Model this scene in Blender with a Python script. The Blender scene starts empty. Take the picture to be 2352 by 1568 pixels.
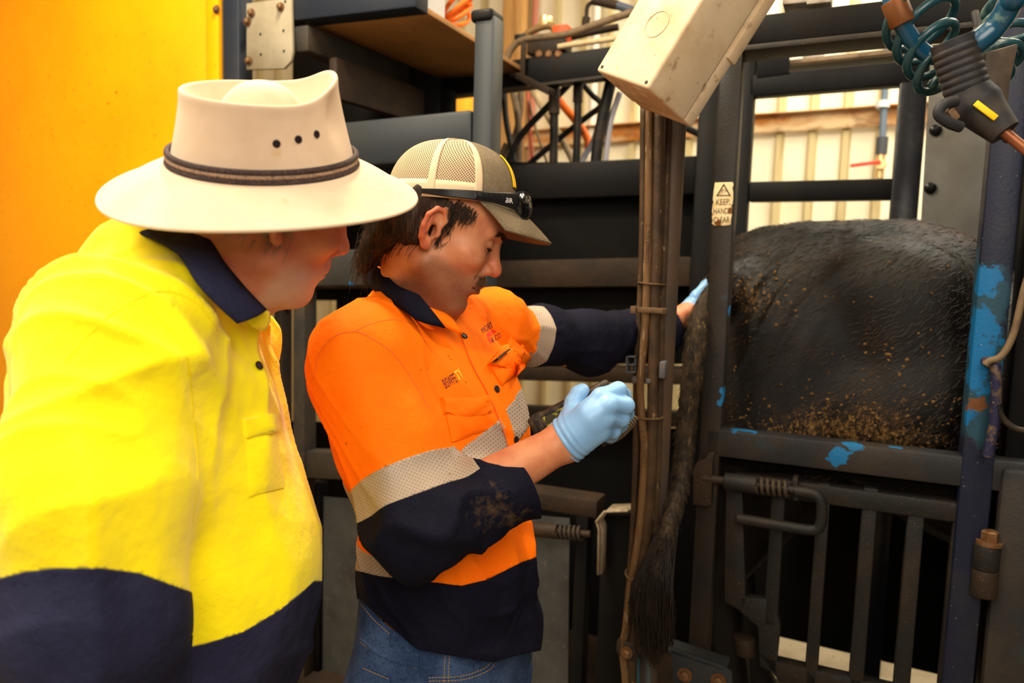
import bpy, bmesh, math, random
import numpy as np
from mathutils import Vector, Matrix
from mathutils.bvhtree import BVHTree
random.seed(7); rng = np.random.default_rng(7)
SC = bpy.context.scene; COL = SC.collection
# ---------------------------------------------------------------- camera
FPX = 1750.0; PITCH = math.radians(5.74); ROLL = math.radians(1.7); CAM = np.array([0, 0, 1.52])
c_f = np.array([0, math.cos(PITCH), -math.sin(PITCH)])
_u0 = np.array([0, math.sin(PITCH), math.cos(PITCH)]); _r0 = np.array([1.0, 0, 0])
c_r = math.cos(ROLL)*_r0 + math.sin(ROLL)*_u0
c_u = math.cos(ROLL)*_u0 - math.sin(ROLL)*_r0
cd = bpy.data.cameras.new('camera'); cam = bpy.data.objects.new('camera', cd); COL.objects.link(cam)
cd.sensor_width = 36; cd.lens = 36*FPX/2352; cd.clip_start = .05
cam.matrix_world = Matrix([list(c_r)+[CAM[0]], list(c_u)+[CAM[1]], list(-c_f)+[CAM[2]], [0, 0, 0, 1]]).to_4x4() if False else \
    Matrix(((c_r[0], c_u[0], -c_f[0], CAM[0]), (c_r[1], c_u[1], -c_f[1], CAM[1]), (c_r[2], c_u[2], -c_f[2], CAM[2]), (0, 0, 0, 1)))
cd.dof.use_dof = True; cd.dof.focus_distance = 1.25; cd.dof.aperture_fstop = 3.2
SC.camera = cam
# ---------------------------------------------------------------- light and exposure
SC.view_settings.view_transform = 'Standard'; SC.view_settings.look = 'None'
SC.view_settings.exposure = 0.0; SC.view_settings.gamma = 1.0; SC.view_settings.use_curve_mapping = False
w = bpy.data.worlds.new('shed_daylight'); SC.world = w; w.use_nodes = True
w.node_tree.nodes['Background'].inputs[0].default_value = (1.0, .93, .82, 1)
w.node_tree.nodes['Background'].inputs[1].default_value = .13
def area(name, loc, target, size, power, col, sy=None):
    l = bpy.data.lights.new(name, 'AREA'); l.energy = power; l.color = col; l.size = size
    if sy: l.shape = 'RECTANGLE'; l.size_y = sy
    o = bpy.data.objects.new(name, l); COL.objects.link(o); o.location = loc
    o.rotation_euler = (Vector(target)-Vector(loc)).to_track_quat('-Z', 'Y').to_euler(); return o
WARM = (1.0, .86, .66)
area('lamp_over_walkway', (-1.5, .6, 3.3), (-.5, 1.4, 1.1), .9, 92, (1.0, .88, .68), 2.2)
area('lamp_over_race', (-.50, 1.72, 3.25), (-.4, 1.3, 1.2), .28, 54, (1.0, .86, .62))
area('front_fill', (.15, -1.0, 2.55), (-.25, 1.3, 1.35), 1.3, 54, (1.0, .90, .76), 1.5)  # added soft fill above the camera, standing in for open-front daylight
area('lamp_over_crush', (.80, .80, 3.2), (.85, 1.75, 1.2), .12, 22, (1.0, .80, .52))
area('skylight_behind_crush', (1.7, 3.6, 3.7), (1.6, 4.4, 1.3), 1.2, 200, (1.0, .92, .76), 4.5)
# ---------------------------------------------------------------- pixel <-> space (photograph is 2352 x 1568)
def ray(px, py): return c_r*(px-1176) + c_u*(784-py) + c_f*FPX
def at(px, py, Y):
    d = ray(px, py); return CAM + d*(Y/d[1])
A_ = math.radians(66.04)
ca = np.array([math.sin(A_), -math.cos(A_), 0]); cn = np.array([math.cos(A_), math.sin(A_), 0]); cz = np.array([0, 0, 1.0])
CO = at(1640, 700, 1.8)*np.array([1, 1, 0])
def on(px, py, d):                                     # point on the plane d behind the crush's near face
    v = ray(px, py); return CAM + v*(((CO-CAM)@cn + d)/(v@cn))
def cs(px, py, d):
    P = on(px, py, d); return (P-CO)@ca, P[2]
def cw(s, d, z): return CO + ca*s + cn*d + cz*z
def onz(px, py, z):
    v = ray(px, py); return CAM + v*((z-CAM[2])/v[2])
def proj(P):
    d = np.asarray(P)-CAM; w_ = d@c_f
    return np.stack([1176+FPX*(d@c_r)/w_, 784-FPX*(d@c_u)/w_], -1)
# ---------------------------------------------------------------- objects
OFF = {}
def props(o, label=None, cat=None, group=None, kind=None):
    for k, v in (('label', label), ('category', cat), ('group', group), ('kind', kind)):
        if v: o[k] = v
    return o
def root(name, loc, label, cat, group=None):
    o = bpy.data.objects.new(name, None); o.empty_display_size = .1; COL.objects.link(o)
    o.location = tuple(loc); OFF[o.name] = np.array(loc, float); return props(o, label, cat, group)
def put(o, parent):
    COL.objects.link(o)
    if parent is not None: o.parent = parent
def mesh_obj(name, v, f, mat, parent=None, loc=None, smooth=True, sharp=40, fm=None, mats=None, attrs=None):
    v = np.asarray(v, float)
    off = OFF[parent.name] if parent is not None else (np.array(loc, float) if loc is not None else np.array([v[:, 0].mean(), v[:, 1].mean(), v[:, 2].min()]))
    me = bpy.data.meshes.new(name); me.from_pydata((v-off).tolist(), [], [list(map(int, q)) for q in f] if not isinstance(f, np.ndarray) else f.tolist())
    for m in (mats or [mat]): me.materials.append(m)
    if fm is not None: me.polygons.foreach_set('material_index', np.asarray(fm, np.int32))
    me.polygons.foreach_set('use_smooth', [smooth]*len(me.polygons))
    if attrs:
        for k, a in attrs.items():
            at_ = me.attributes.new(k, 'FLOAT', 'POINT'); at_.data.foreach_set('value', np.asarray(a, np.float32))
    me.update()
    if smooth and sharp: me.set_sharp_from_angle(angle=math.radians(sharp))
    o = bpy.data.objects.new(name, me); put(o, parent)
    if parent is None: o.location = tuple(off)
    OFF[o.name] = off; return o
def spline(P, k=6):
    P = np.asarray(P, float); n = len(P)
    Q = np.vstack([2*P[0]-P[1], P, 2*P[-1]-P[-2]]); out = []
    for i in range(n-1):
        a, b, c, d = Q[i:i+4]
        for t in np.linspace(0, 1, k, endpoint=False):
            out.append(.5*(2*b+(c-a)*t+(2*a-5*b+4*c-d)*t*t+(3*b-a-3*c+d)*t**3))
    return np.array(out+[P[-1]])
def nrm(v): v = np.asarray(v, float); return v/(np.linalg.norm(v)+1e-12)
class MB:
    def __init__(s): s.v = []; s.f = []; s.n = 0
    def add(s, v, f):
        s.v += [tuple(p) for p in v]; s.f += [tuple(i+s.n for i in q) for q in f]; s.n += len(v); return s
    def obox(s, c, ax, half):
        c = np.asarray(c, float); ax = np.asarray(ax, float)
        v = [c+sum(ax[i]*half[i]*sg[i] for i in range(3)) for sg in [(-1,-1,-1),(1,-1,-1),(1,1,-1),(-1,1,-1),(-1,-1,1),(1,-1,1),(1,1,1),(-1,1,1)]]
        f = [(0,3,2,1),(4,5,6,7),(0,1,5,4),(1,2,6,5),(2,3,7,6),(3,0,4,7)]
        if np.linalg.det(ax) < 0: f = [q[::-1] for q in f]
        return s.add(v, f)
    def bar(s, p0, p1, up, h, w):                      # box from p0 to p1; full height h along up, full width w sideways
        p0 = np.asarray(p0, float); p1 = np.asarray(p1, float); x = nrm(p1-p0); y = nrm(np.cross(up, x)); z = np.cross(x, y)
        return s.obox((p0+p1)/2, [x, y, z], [np.linalg.norm(p1-p0)/2, w/2, h/2])
    def cbox(s, s0, s1, d0, d1, z0, z1):
        return s.obox(cw((s0+s1)/2, (d0+d1)/2, (z0+z1)/2), [ca, cn, cz], [abs(s1-s0)/2, abs(d1-d0)/2, abs(z1-z0)/2])
    def tube(s, P, r, n=10, cap=True, closed=False, flat=1.0, ref=None):
        P = np.asarray(P, float); m = len(P); r = np.broadcast_to(np.asarray(r, float), (m,))
        T = np.gradient(P, axis=0) if not closed else np.roll(P, -1, 0)-np.roll(P, 1, 0)
        T /= np.linalg.norm(T, axis=1)[:, None]+1e-12
        a = np.array([0, 0, 1.0]) if ref is None else np.asarray(ref, float)
        if abs(T[0]@a) > .95: a = np.array([1.0, 0, 0])
        N = nrm(a-T[0]*(a@T[0])); v = []
        for i in range(m):
            N = nrm(N-T[i]*(N@T[i])); B = np.cross(T[i], N)
            for k in range(n):
                t = 2*math.pi*k/n; v.append(P[i]+r[i]*(N*math.cos(t)+B*math.sin(t)*flat))
        f = []
        for i in range(m if closed else m-1):
            j = (i+1) % m
            for k in range(n): f.append((i*n+k, i*n+(k+1) % n, j*n+(k+1) % n, j*n+k))
        if cap and not closed: f.append(tuple(range(n))[::-1]); f.append(tuple((m-1)*n+k for k in range(n)))
        return s.add(v, f)
    def cyl(s, p0, p1, r, n=16, r1=None): return s.tube([p0, p1], [r, r if r1 is None else r1], n)
    def lathe(s, o, ax, prof, n=20):                   # prof: (radius, height) pairs
        o = np.asarray(o, float); ax = nrm(ax); e = nrm(np.cross(ax, [0.3, .9, .2] if abs(ax[1]) < .8 else [1, 0, 0])); b = np.cross(ax, e)
        v = [o+ax*h+r*(e*math.cos(2*math.pi*k/n)+b*math.sin(2*math.pi*k/n)) for r, h in prof for k in range(n)]; m = len(prof)
        f = [(i*n+k, i*n+(k+1) % n, (i+1)*n+(k+1) % n, (i+1)*n+k) for i in range(m-1) for k in range(n)]
        f.append(tuple(range(n))[::-1]); f.append(tuple((m-1)*n+k for k in range(n)))
        return s.add(v, f)
    def hexbolt(s, p, ax, r, h):
        ax = nrm(ax); s.lathe(p, ax, [(r*1.5, 0), (r*1.5, h*.25), (r*1.02, h*.25)], 14)
        return s.lathe(np.asarray(p)+ax*h*.25, ax, [(r, 0), (r, h*.65), (r*.8, h*.75)], 6)
    def prism(s, poly, off):                           # planar polygon (3D points) extruded by the vector off
        P = np.asarray(poly, float); n = len(P); off = np.asarray(off, float)
        return s.add(list(P)+list(P+off), [tuple(range(n))[::-1], tuple(range(n, 2*n))]+[(i, (i+1) % n, n+(i+1) % n, n+i) for i in range(n)])
    def grid(s, G):
        a, b = len(G), len(G[0]); return s.add([p for row in G for p in row], [(i*b+j, i*b+j+1, (i+1)*b+j+1, (i+1)*b+j) for i in range(a-1) for j in range(b-1)])
    def build(s, name, mat, parent=None, bevel=0, seg=2, smooth=True, sharp=40, loc=None, fix=True):
        bm = bmesh.new(); vs = [bm.verts.new(p) for p in s.v]
        for q in s.f:
            try: bm.faces.new([vs[i] for i in q])
            except ValueError: pass
        if fix: bmesh.ops.recalc_face_normals(bm, faces=bm.faces)
        if bevel:
            ed = [e for e in bm.edges if len(e.link_faces) == 2 and e.calc_face_angle(0) > .6]
            bmesh.ops.bevel(bm, geom=ed, offset=bevel, segments=seg, profile=.5, affect='EDGES', clamp_overlap=True)
        bm.verts.index_update(); v = np.array([q.co[:] for q in bm.verts]); f = [[q.index for q in fc.verts] for fc in bm.faces]; bm.free()
        return mesh_obj(name, v, f, mat, parent, loc, smooth, sharp)
def thing(o, label, cat, group=None): return props(o, label, cat, group)
# ---------------------------------------------------------------- materials
def srgb(r, g, b):
    c = [x/255 for x in (r, g, b)]; return tuple(x/12.92 if x <= .04045 else ((x+.055)/1.055)**2.4 for x in c)
def M(name, col, rough=.6, metal=0.0, layers=(), bump=None, spec=.22, sheen=0, sss=0, coat=0, space='pos', trans=0, rough_noise=0):
    """layers: (colour, scale, lo, hi[, kind[, data]]); kind noise / voronoi / spot / attr / wave"""
    m = bpy.data.materials.new(name); m.use_nodes = True; nt = m.node_tree; N = nt.nodes; L = nt.links
    b = N['Principled BSDF']; b.inputs['Roughness'].default_value = rough; b.inputs['Metallic'].default_value = metal
    b.inputs['Specular IOR Level'].default_value = spec
    if sheen: b.inputs['Sheen Weight'].default_value = sheen; b.inputs['Sheen Roughness'].default_value = .5
    if sss: b.inputs['Subsurface Weight'].default_value = sss; b.inputs['Subsurface Radius'].default_value = (.012, .005, .003); b.inputs['Subsurface Scale'].default_value = 1
    if coat: b.inputs['Coat Weight'].default_value = coat; b.inputs['Coat Roughness'].default_value = .2
    if trans: b.inputs['Transmission Weight'].default_value = trans
    if space == 'pos': g = N.new('ShaderNodeNewGeometry'); P = g.outputs['Position']
    else: g = N.new('ShaderNodeTexCoord'); P = g.outputs['Object']
    def noise(scale, detail=5, kind='noise', seed=0):
        mp = N.new('ShaderNodeMapping'); L.new(P, mp.inputs[0]); mp.inputs['Location'].default_value = (seed*3.1, seed*1.7, seed*.9)
        if isinstance(scale, (tuple, list)): mp.inputs['Scale'].default_value = scale; sc = 1
        else: sc = scale
        if kind == 'voronoi':
            t = N.new('ShaderNodeTexVoronoi'); t.inputs['Scale'].default_value = sc; L.new(mp.outputs[0], t.inputs['Vector']); return t.outputs['Distance']
        if kind == 'wave':
            t = N.new('ShaderNodeTexWave'); t.inputs['Scale'].default_value = sc; t.inputs['Distortion'].default_value = 1.5; L.new(mp.outputs[0], t.inputs['Vector']); return t.outputs['Fac']
        t = N.new('ShaderNodeTexNoise'); t.inputs['Scale'].default_value = sc; t.inputs['Detail'].default_value = detail; t.inputs['Roughness'].default_value = .6
        L.new(mp.outputs[0], t.inputs['Vector']); return t.outputs['Fac']
    def mrange(x, lo, hi, to=1.0):
        mr = N.new('ShaderNodeMapRange'); L.new(x, mr.inputs[0]); mr.inputs[1].default_value = lo; mr.inputs[2].default_value = hi; mr.inputs[4].default_value = to; return mr.outputs[0]
    rgb = N.new('ShaderNodeRGB'); rgb.outputs[0].default_value = (*col, 1); cur = rgb.outputs[0]
    for i, ly in enumerate(layers):
        c, scale, lo, hi = ly[:4]; kind = ly[4] if len(ly) > 4 else 'noise'; op = 1.0
        if kind == 'spot':                             # ((centre, radius)...) patches of paint or dirt where they really are
            fac = None
            for ctr, rad in ly[5]:
                vm = N.new('ShaderNodeVectorMath'); vm.operation = 'DISTANCE'; L.new(P, vm.inputs[0]); vm.inputs[1].default_value = tuple(ctr)
                x = mrange(vm.outputs['Value'], rad, 0)
                if fac is None: fac = x
                else:
                    mx = N.new('ShaderNodeMath'); mx.operation = 'MAXIMUM'; L.new(fac, mx.inputs[0]); L.new(x, mx.inputs[1]); fac = mx.outputs[0]
            ns = noise(scale, 6, 'noise', i+1)
            ad = N.new('ShaderNodeMath'); ad.operation = 'MULTIPLY_ADD'; L.new(ns, ad.inputs[0]); ad.inputs[1].default_value = 2.4; L.new(fac, ad.inputs[2])
            z = N.new('ShaderNodeMath'); z.operation = 'MULTIPLY'; L.new(mrange(ad.outputs[0], lo+.7, hi+.7), z.inputs[0]); L.new(mrange(fac, .02, .12), z.inputs[1]); fac = z.outputs[0]
        elif kind == 'attr':
            an = N.new('ShaderNodeAttribute'); an.attribute_name = ly[5]; fac = an.outputs['Fac']
            if scale:
                ns = noise(scale, 4, 'noise', i+1); ad = N.new('ShaderNodeMath'); ad.operation = 'ADD'; L.new(fac, ad.inputs[0]); L.new(ns, ad.inputs[1]); fac = ad.outputs[0]
            fac = mrange(fac, lo, hi)
        else:
            fac = mrange(noise(scale, 6, kind, i+1), lo, hi)
        mx = N.new('ShaderNodeMix'); mx.data_type = 'RGBA'; L.new(fac, mx.inputs[0]); L.new(cur, mx.inputs[6]); mx.inputs[7].default_value = (*c, 1); cur = mx.outputs[2]
    L.new(cur, b.inputs['Base Color'])
    if rough_noise: L.new(mrange(noise(18, 4, 'noise', 9), .3, .7, 1), N.new('ShaderNodeMath').inputs[0])
    if bump:
        prev = None
        for i, (sc, st, dist) in enumerate(bump if isinstance(bump[0], (tuple, list)) else [bump]):
            bp = N.new('ShaderNodeBump'); bp.inputs['Strength'].default_value = st; bp.inputs['Distance'].default_value = dist
            L.new(noise(sc, 5, 'noise', 20+i), bp.inputs['Height'])
            if prev: L.new(prev, bp.inputs['Normal'])
            prev = bp.outputs[0]
        L.new(prev, b.inputs['Normal'])
    return m
BROWN = srgb(96, 70, 46); DUST = srgb(120, 96, 68); RUST = srgb(110, 62, 30); DARK = srgb(40, 38, 38)
m_black = M('black_painted_steel', srgb(12, 12, 14), .5, .0, [(srgb(24, 20, 16), 6, .45, .8), (srgb(70, 56, 40), 260, .67, .75)], (120, .2, .002), spec=.1)
m_navy = M('navy_painted_steel', srgb(30, 36, 48), .45, .0, [(srgb(46, 46, 46), 5, .45, .8), (srgb(90, 80, 64), 300, .68, .74)], (150, .25, .002))
m_grey = M('greyblue_steel', srgb(42, 46, 51), .42, .0, [(srgb(54, 50, 42), 4, .5, .85), (srgb(100, 88, 68), 300, .68, .74)], (150, .2, .002))
m_dusty = M('dusty_steel', srgb(40, 38, 36), .6, .0, [(srgb(66, 54, 40), 7, .4, .75), (srgb(110, 90, 64), 220, .62, .72)], (140, .4, .002))
m_rusty = M('mud_brown_steel', srgb(36, 28, 21), .65, .0, [(srgb(54, 38, 25), 9, .4, .7), (srgb(112, 86, 56), 240, .62, .72)], (110, .5, .002))
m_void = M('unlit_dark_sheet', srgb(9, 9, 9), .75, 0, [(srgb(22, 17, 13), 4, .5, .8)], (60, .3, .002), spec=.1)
m_zinc = M('dull_galvanised_sheet', srgb(112, 110, 106), .5, .3, [(srgb(84, 80, 74), 5, .4, .75), (srgb(58, 50, 42), 90, .66, .74)], ((60, .15, .002), (260, .25, .001)))
m_rib = M('darker_cream_rib', srgb(206, 188, 140), .6, 0, [(srgb(150, 118, 72), (14, 14, 2), .55, .8)])  # rib faces a darker tan than the flat cladding between them
m_greysheet = M('mottled_grey_sheet', srgb(70, 70, 68), .6, .0, [(srgb(48, 46, 44), 6, .4, .7), (srgb(96, 90, 82), 60, .6, .78)], (120, .3, .001))
m_cream = M('cream_cladding', srgb(244, 234, 206), .5, 0, [(srgb(216, 198, 156), 3, .5, .9), (srgb(160, 122, 76), (14, 14, 1.2), .68, .86)])
m_yellow = M('yellow_powder_coat', srgb(246, 160, 0), .42, 0, [(srgb(232, 142, 0), 2.2, .45, .8), (srgb(206, 128, 4), 60, .63, .70), (srgb(86, 48, 10), 80, .70, .72), (srgb(60, 32, 10), (26, 60, 44), .705, .72)], (400, .08, .001), spec=.2)
m_bolt = M('brown_bolt', srgb(120, 92, 66), .5, .6, [(RUST, 60, .45, .7)])
m_conc = M('concrete', srgb(170, 156, 132), .85, 0, [(srgb(110, 96, 74), 3, .45, .75), (srgb(80, 68, 52), 30, .6, .75)], (60, .4, .004))
m_rubber = M('black_hose_rubber', srgb(17, 16, 15), .5, 0, [(srgb(58, 46, 33), 14, .5, .8)], (200, .2, .001))
m_rubberd = M('mud_caked_hose_rubber', srgb(50, 37, 25), .6, 0, [(srgb(76, 55, 34), 20, .4, .7), (srgb(150, 122, 84), (160, 160, 30), .64, .74)], (200, .5, .001))
m_ply = M('stained_plywood', srgb(168, 122, 72), .7, 0, [(srgb(112, 76, 42), 4, .45, .8), (srgb(40, 26, 16), (30, 30, 30), .64, .70)], (40, .2, .002))
m_white = M('white_painted_metal', srgb(205, 208, 210), .45, 0, [(srgb(150, 130, 100), 16, .62, .8)])
m_pvc = M('dirty_white_plastic', srgb(204, 182, 152), .45, 0, [(srgb(172, 138, 96), 7, .46, .76), (srgb(112, 76, 42), 26, .60, .76), (srgb(70, 48, 28), 90, .68, .74)], (80, .1, .001))
m_timber = M('tan_timber', srgb(206, 158, 96), .7, 0, [(srgb(160, 110, 60), (30, 30, 2), .45, .7)])
# ================================================================= the shed
def struct(o): o['kind'] = 'structure'; return o
b = MB(); b.obox((0, 2.5, -.05), np.eye(3), (7, 7, .05)); struct(b.build('floor', m_conc, loc=(0, 0, -.1)))
b = MB(); b.obox((0, 3.0, 4.6), np.eye(3), (7, 6, .03)); struct(b.build('ceiling', m_cream))
WD = 2.35
b = MB(); b.obox((-4.6, 1.2, 2.28), np.eye(3), (.02, 4.6, 2.28)); struct(b.build('wall_left', m_cream, loc=(-4.6, 1.2, 0)))
b = MB(); b.obox((5.6, 1.2, 2.28), np.eye(3), (.02, 4.6, 2.28)); struct(b.build('wall_right', m_cream, loc=(5.6, 1.2, 0)))
def wall_sheets():
    s_a, _ = cs(1790, 350, WD); s_b, _ = cs(2020, 350, WD); p = (s_b-s_a)/3
    wl = bpy.data.objects.new('wall_back', None); COL.objects.link(wl); wl.location = tuple(cw(0, WD, 0)); OFF[wl.name] = cw(0, WD, 0); struct(wl)
    k0 = -26
    for q in range(11):
        b = MB(); rows = [[], []]
        for i in range(4):
            s0 = s_a+p*(k0+4*q+i)
            for ds, dd in ((-.5, 0), (-.15, 0), (-.09, -.03), (.09, -.03), (.15, 0)):
                for r_, z in ((0, 0.0), (1, 4.55)): rows[r_].append(cw(s0+ds*p, WD+dd, z))
        for r_, z in ((0, 0.0), (1, 4.55)): rows[r_].append(cw(s_a+p*(k0+4*q+3.53), WD-.002, z))
        b.grid(rows); mesh_obj('cladding_sheet', np.array(b.v), b.f, None, wl, smooth=False, mats=[m_cream, m_rib], fm=[1 if k_ % 5 in (1, 2, 3) else 0 for k_ in range(len(b.f))])
    return s_a, p
SA, SPC = wall_sheets()
m_girt = M('rusty_cream_girt', srgb(226, 196, 150), .6, 0, [(srgb(190, 120, 50), (3, 3, 10), .4, .6), (srgb(120, 64, 26), (8, 8, 20), .56, .74)])
def girt(name, y0, y1, h, d=WD-.05):
    (s0, z0), (s1, z1) = cs(1725, y0, d), cs(2060, y1, d); k = (z1-z0)/(s1-s0)
    b = MB(); b.bar(cw(-6, d, z0+k*(-6-s0)-h/2), cw(4, d, z1+k*(4-s1)-h/2), cz, h, .02); b.bar(cw(-6, d-.03, z0+k*(-6-s0)), cw(4, d-.03, z1+k*(4-s1)), cz, .006, .07)
    return struct(b.build(name, m_girt, bevel=.002))
girt('trim_1', 268, 245, .085)
b = MB(); b.cbox(cs(1160, 60, WD-.1)[0], cs(1207, 60, WD-.1)[0], WD-.14, WD-.05, 0, 4.4); thing(b.build('timber_post', m_timber, bevel=.003), 'tan timber post against the cream cladding behind the capped steel post', 'post')
b = MB(); s_, _ = cs(1227, 60, WD-.06); b.cyl(cw(s_, WD-.05, 1.2), cw(s_, WD-.05, 4.4), .018); thing(b.build('conduit', M('faded_red_pipe', srgb(190, 120, 96), .5)), 'faded red conduit running up the cladding beside the timber post', 'pipe')
b = MB(); s_, _ = cs(1366, 60, WD-.08); b.cyl(cw(s_, WD-.06, 1.2), cw(s_, WD-.06, 4.4), .022); thing(b.build('downpipe', M('white_pipe_paint', srgb(240, 232, 214), .4)), 'white pipe running up the cladding above the valve block', 'pipe')
# water pipe and ball valve on the far wall
dv = WD-.16; s_, zv = cs(2026, 330, dv); m_bluepipe = M('grey_blue_pipe', srgb(96, 110, 124), .4)
r0 = root('water_pipe', cw(s_, dv, zv-.12), 'grey water pipe dropping down the far wall with brass ball valve', 'pipe')
b = MB(); b.tube([cw(s_-.02, dv, 4.0), cw(s_-.012, dv, zv+.5), cw(s_, dv, zv)], .016, 10); b.build('pipe', m_bluepipe, r0)
b = MB(); b.cyl(cw(s_, dv, zv+.03), cw(s_, dv, zv-.05), .026); b.build('coupling', M('dark_coupling', srgb(70, 72, 76), .5), r0)
m_brass = M('worn_brass', srgb(236, 206, 150), .3, .7)
b = MB(); b.cyl(cw(s_, dv, zv-.05), cw(s_, dv, zv-.16), .02); b.lathe(cw(s_, dv-.02, zv-.10), -cn, [(.022, -.03), (.026, 0), (.02, .02)], 14); b.tube([cw(s_, dv, zv-.15), cw(s_+.02, dv, zv-.2), cw(s_+.03, dv, zv-.25)], .012); vb = b.build('valve_body', m_brass, r0)
b = MB(); b.bar(cw(s_, dv-.05, zv-.09), cw(s_-.13, dv-.05, zv-.105), cz, .016, .008); b.build('lever', M('red_lever', srgb(214, 60, 40), .4), r0, bevel=.002)
zc = cs(2026, 240, dv)[1]; b = MB(); b.cyl(cw(s_-.01, dv, zc+.015), cw(s_-.01, dv, zc-.015), .03); b.obox(cw(s_-.01, dv+.04, zc), [ca, cn, cz], [.02, .05, .012]); b.build('pipe_clip', m_white, r0)
# ================================================================= the cattle crush
crush = root('cattle_crush', cw(-.3, .35, 0), 'dark steel cattle crush holding the black cow', 'cattle crush')
def cpost(name, pl, pr, py, z0, z1, d, dep, mat, parent=crush, bevel=.006):
    b = MB(); b.cbox(cs(pl, py, d)[0], cs(pr, py, d)[0], d, d+dep, z0, z1); return b.build(name, mat, parent, bevel)
def crail(name, p0, p1, h, d, dep, mat, parent=crush, bevel=.006, e0=0, e1=0):
    (s0, z0), (s1, z1) = cs(*p0, d), cs(*p1, d); k = (z1-z0)/(s1-s0); s0 -= e0; z0 -= k*e0; s1 += e1; z1 += k*e1
    b = MB(); b.bar(cw(s0, d+dep/2, z0-h/2), cw(s1, d+dep/2, z1-h/2), cz, h, dep); return b.build(name, mat, parent, bevel)
def csheet(name, pts, d, t, mat, parent=crush):
    b = MB(); b.prism([on(x, y, d) for x, y in pts], cn*t); return b.build(name, mat, parent, .001)
def zz(px, py, d=0): return cs(px, py, d)[1]
BL = srgb(24, 94, 142)
sp = lambda *q: tuple((on(x, y, d_), r_*1.25) for x, y, d_, r_ in q)
m_mainpost = M('main_post_paint', srgb(24, 23, 23), .5, 0, [(srgb(48, 36, 26), 4, .4, .8), (srgb(36, 52, 66), 9, .68, .8), (srgb(140, 110, 76), 320, .68, .74), (BL, 30, .95, 1.05, 'spot', sp((1700, 680, .02, .022), (1668, 905, .0, .035), (1672, 715, .02, .02)))], (140, .35, .002))
m_botrail = M('bottom_rail_paint', srgb(32, 33, 36), .5, 0, [(srgb(58, 48, 36), 5, .42, .8), (srgb(30, 58, 66), 7, .6, .8), (srgb(130, 104, 72), 300, .68, .74), (BL, 30, .9, 1.05, 'spot', sp((1710, 975, .02, .045), (1960, 1012, .0, .03), (1930, 1045, 0, .03), (2060, 1020, .02, .02)))], (140, .35, .002))
m_rightpost = M('right_post_paint', srgb(22, 27, 46), .45, 0, [(srgb(42, 42, 46), 6, .5, .8), (srgb(32, 62, 78), 8, .92, 1.1, 'spot', sp((2270, 700, 0, .12), (2255, 900, 0, .13), (2265, 800, 0, .1))), (srgb(17, 92, 144), 26, .95, 1.1, 'spot', sp((2246, 650, 0, .05), (2240, 740, 0, .06), (2232, 800, 0, .06), (2224, 860, 0, .05), (2216, 950, 0, .03))), (srgb(96, 60, 34), 40, 1.0, 1.1, 'spot', sp((2238, 930, 0, .03),)), (srgb(190, 180, 160), 200, .7, .74)], (120, .4, .002))
# left end
b = MB(); b.cbox(-3.2, cs(506, 300, .0)[0], .0, .012, .02, 2.9)
yp = b.build('yellow_side_panel', m_yellow, crush, .002)
b = MB(); b.cbox(cs(478, 300, -.004)[0], cs(506, 300, 0)[0], -.006, .0, .02, 2.9); b.build('edge_flange', m_yellow, yp, .002)
for y in (22, 640): b = MB(); b.hexbolt(on(498, y, -.006), -cn, .009, .01); b.build('panel_bolt', m_bolt, yp)
cpost('corner_post', 511, 549, 100, 0, 2.9, -.01, .06, m_navy)
pl = csheet('gusset_plate', [(566, 8), (668, -6), (672, 118), (668, 140), (652, 157), (566, 160)], -.016, .01, M('bone_white_plate', srgb(146, 136, 116), .5, 0, [(srgb(120, 106, 82), 8, .45, .75), (srgb(90, 60, 34), 60, .66, .74)], (90, .2, .001)))
for x, y in ((578, 30), (569, 50), (645, 16), (572, 140)): b = MB(); b.hexbolt(on(x, y, -.017), -cn, .0085, .012); b.build('plate_bolt', m_bolt, pl)
for x, y in ((598, 78), (651, 70), (599, 125), (652, 117), (655, 3)): b = MB(); b.lathe(on(x, y, -.0168), -cn, [(.0035, -.004), (.0035, .0008)], 10); b.build('plate_hole', m_void, pl)
crail('top_front_beam', (672, -88), (935, -128), .165, -.004, .07, m_navy, e1=.03)
crail('front_beam', (566, 303), (1084, 250), .128, .0, .06, m_grey, bevel=.012)
crail('front_beam', (566, 582), (1084, 562), .105, .01, .06, M('front_beam_paint', srgb(42, 44, 46), .5, 0, [(srgb(62, 54, 44), 5, .45, .8), (BL, 60, .95, 1.0, 'spot', sp((805, 656, .01, .012),))], (140, .3, .002)))
cpost('post', 672, 699, 900, 0, zz(690, 585), .0, .06, m_dusty)
cpost('post', 628, 648, 900, 0, zz(690, 585), .09, .05, m_rusty)
crail('front_beam', (696, 1036), (1150, 1050), .085, .01, .05, m_dusty)
cpost('post', 703, 733, 1200, .0, zz(700, 1120), .05, .05, m_black)
csheet('kick_sheet', [(738, 1140), (1308, 1190), (1300, 2000), (738, 2000)], .07, .006, m_greysheet)
cpost('post', 1316, 1345, 1350, 0, zz(1330, 1180, .06), .06, .05, m_black)
p3 = cpost('capped_post', 1084, 1128, 300, 0, zz(1100, 38), -.004, .066, m_grey)
(s0, zt), (s1, _) = cs(1080, 22, -.008), cs(1131, 22, -.008); b = MB(); b.cbox(s0, s1, -.01, .068, zt-.032, zt); b.build('post_cap', m_black, p3, .01, 3)
crail('top_front_beam', (566, 42), (672, 30), .06, .01, .05, m_navy)
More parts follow.
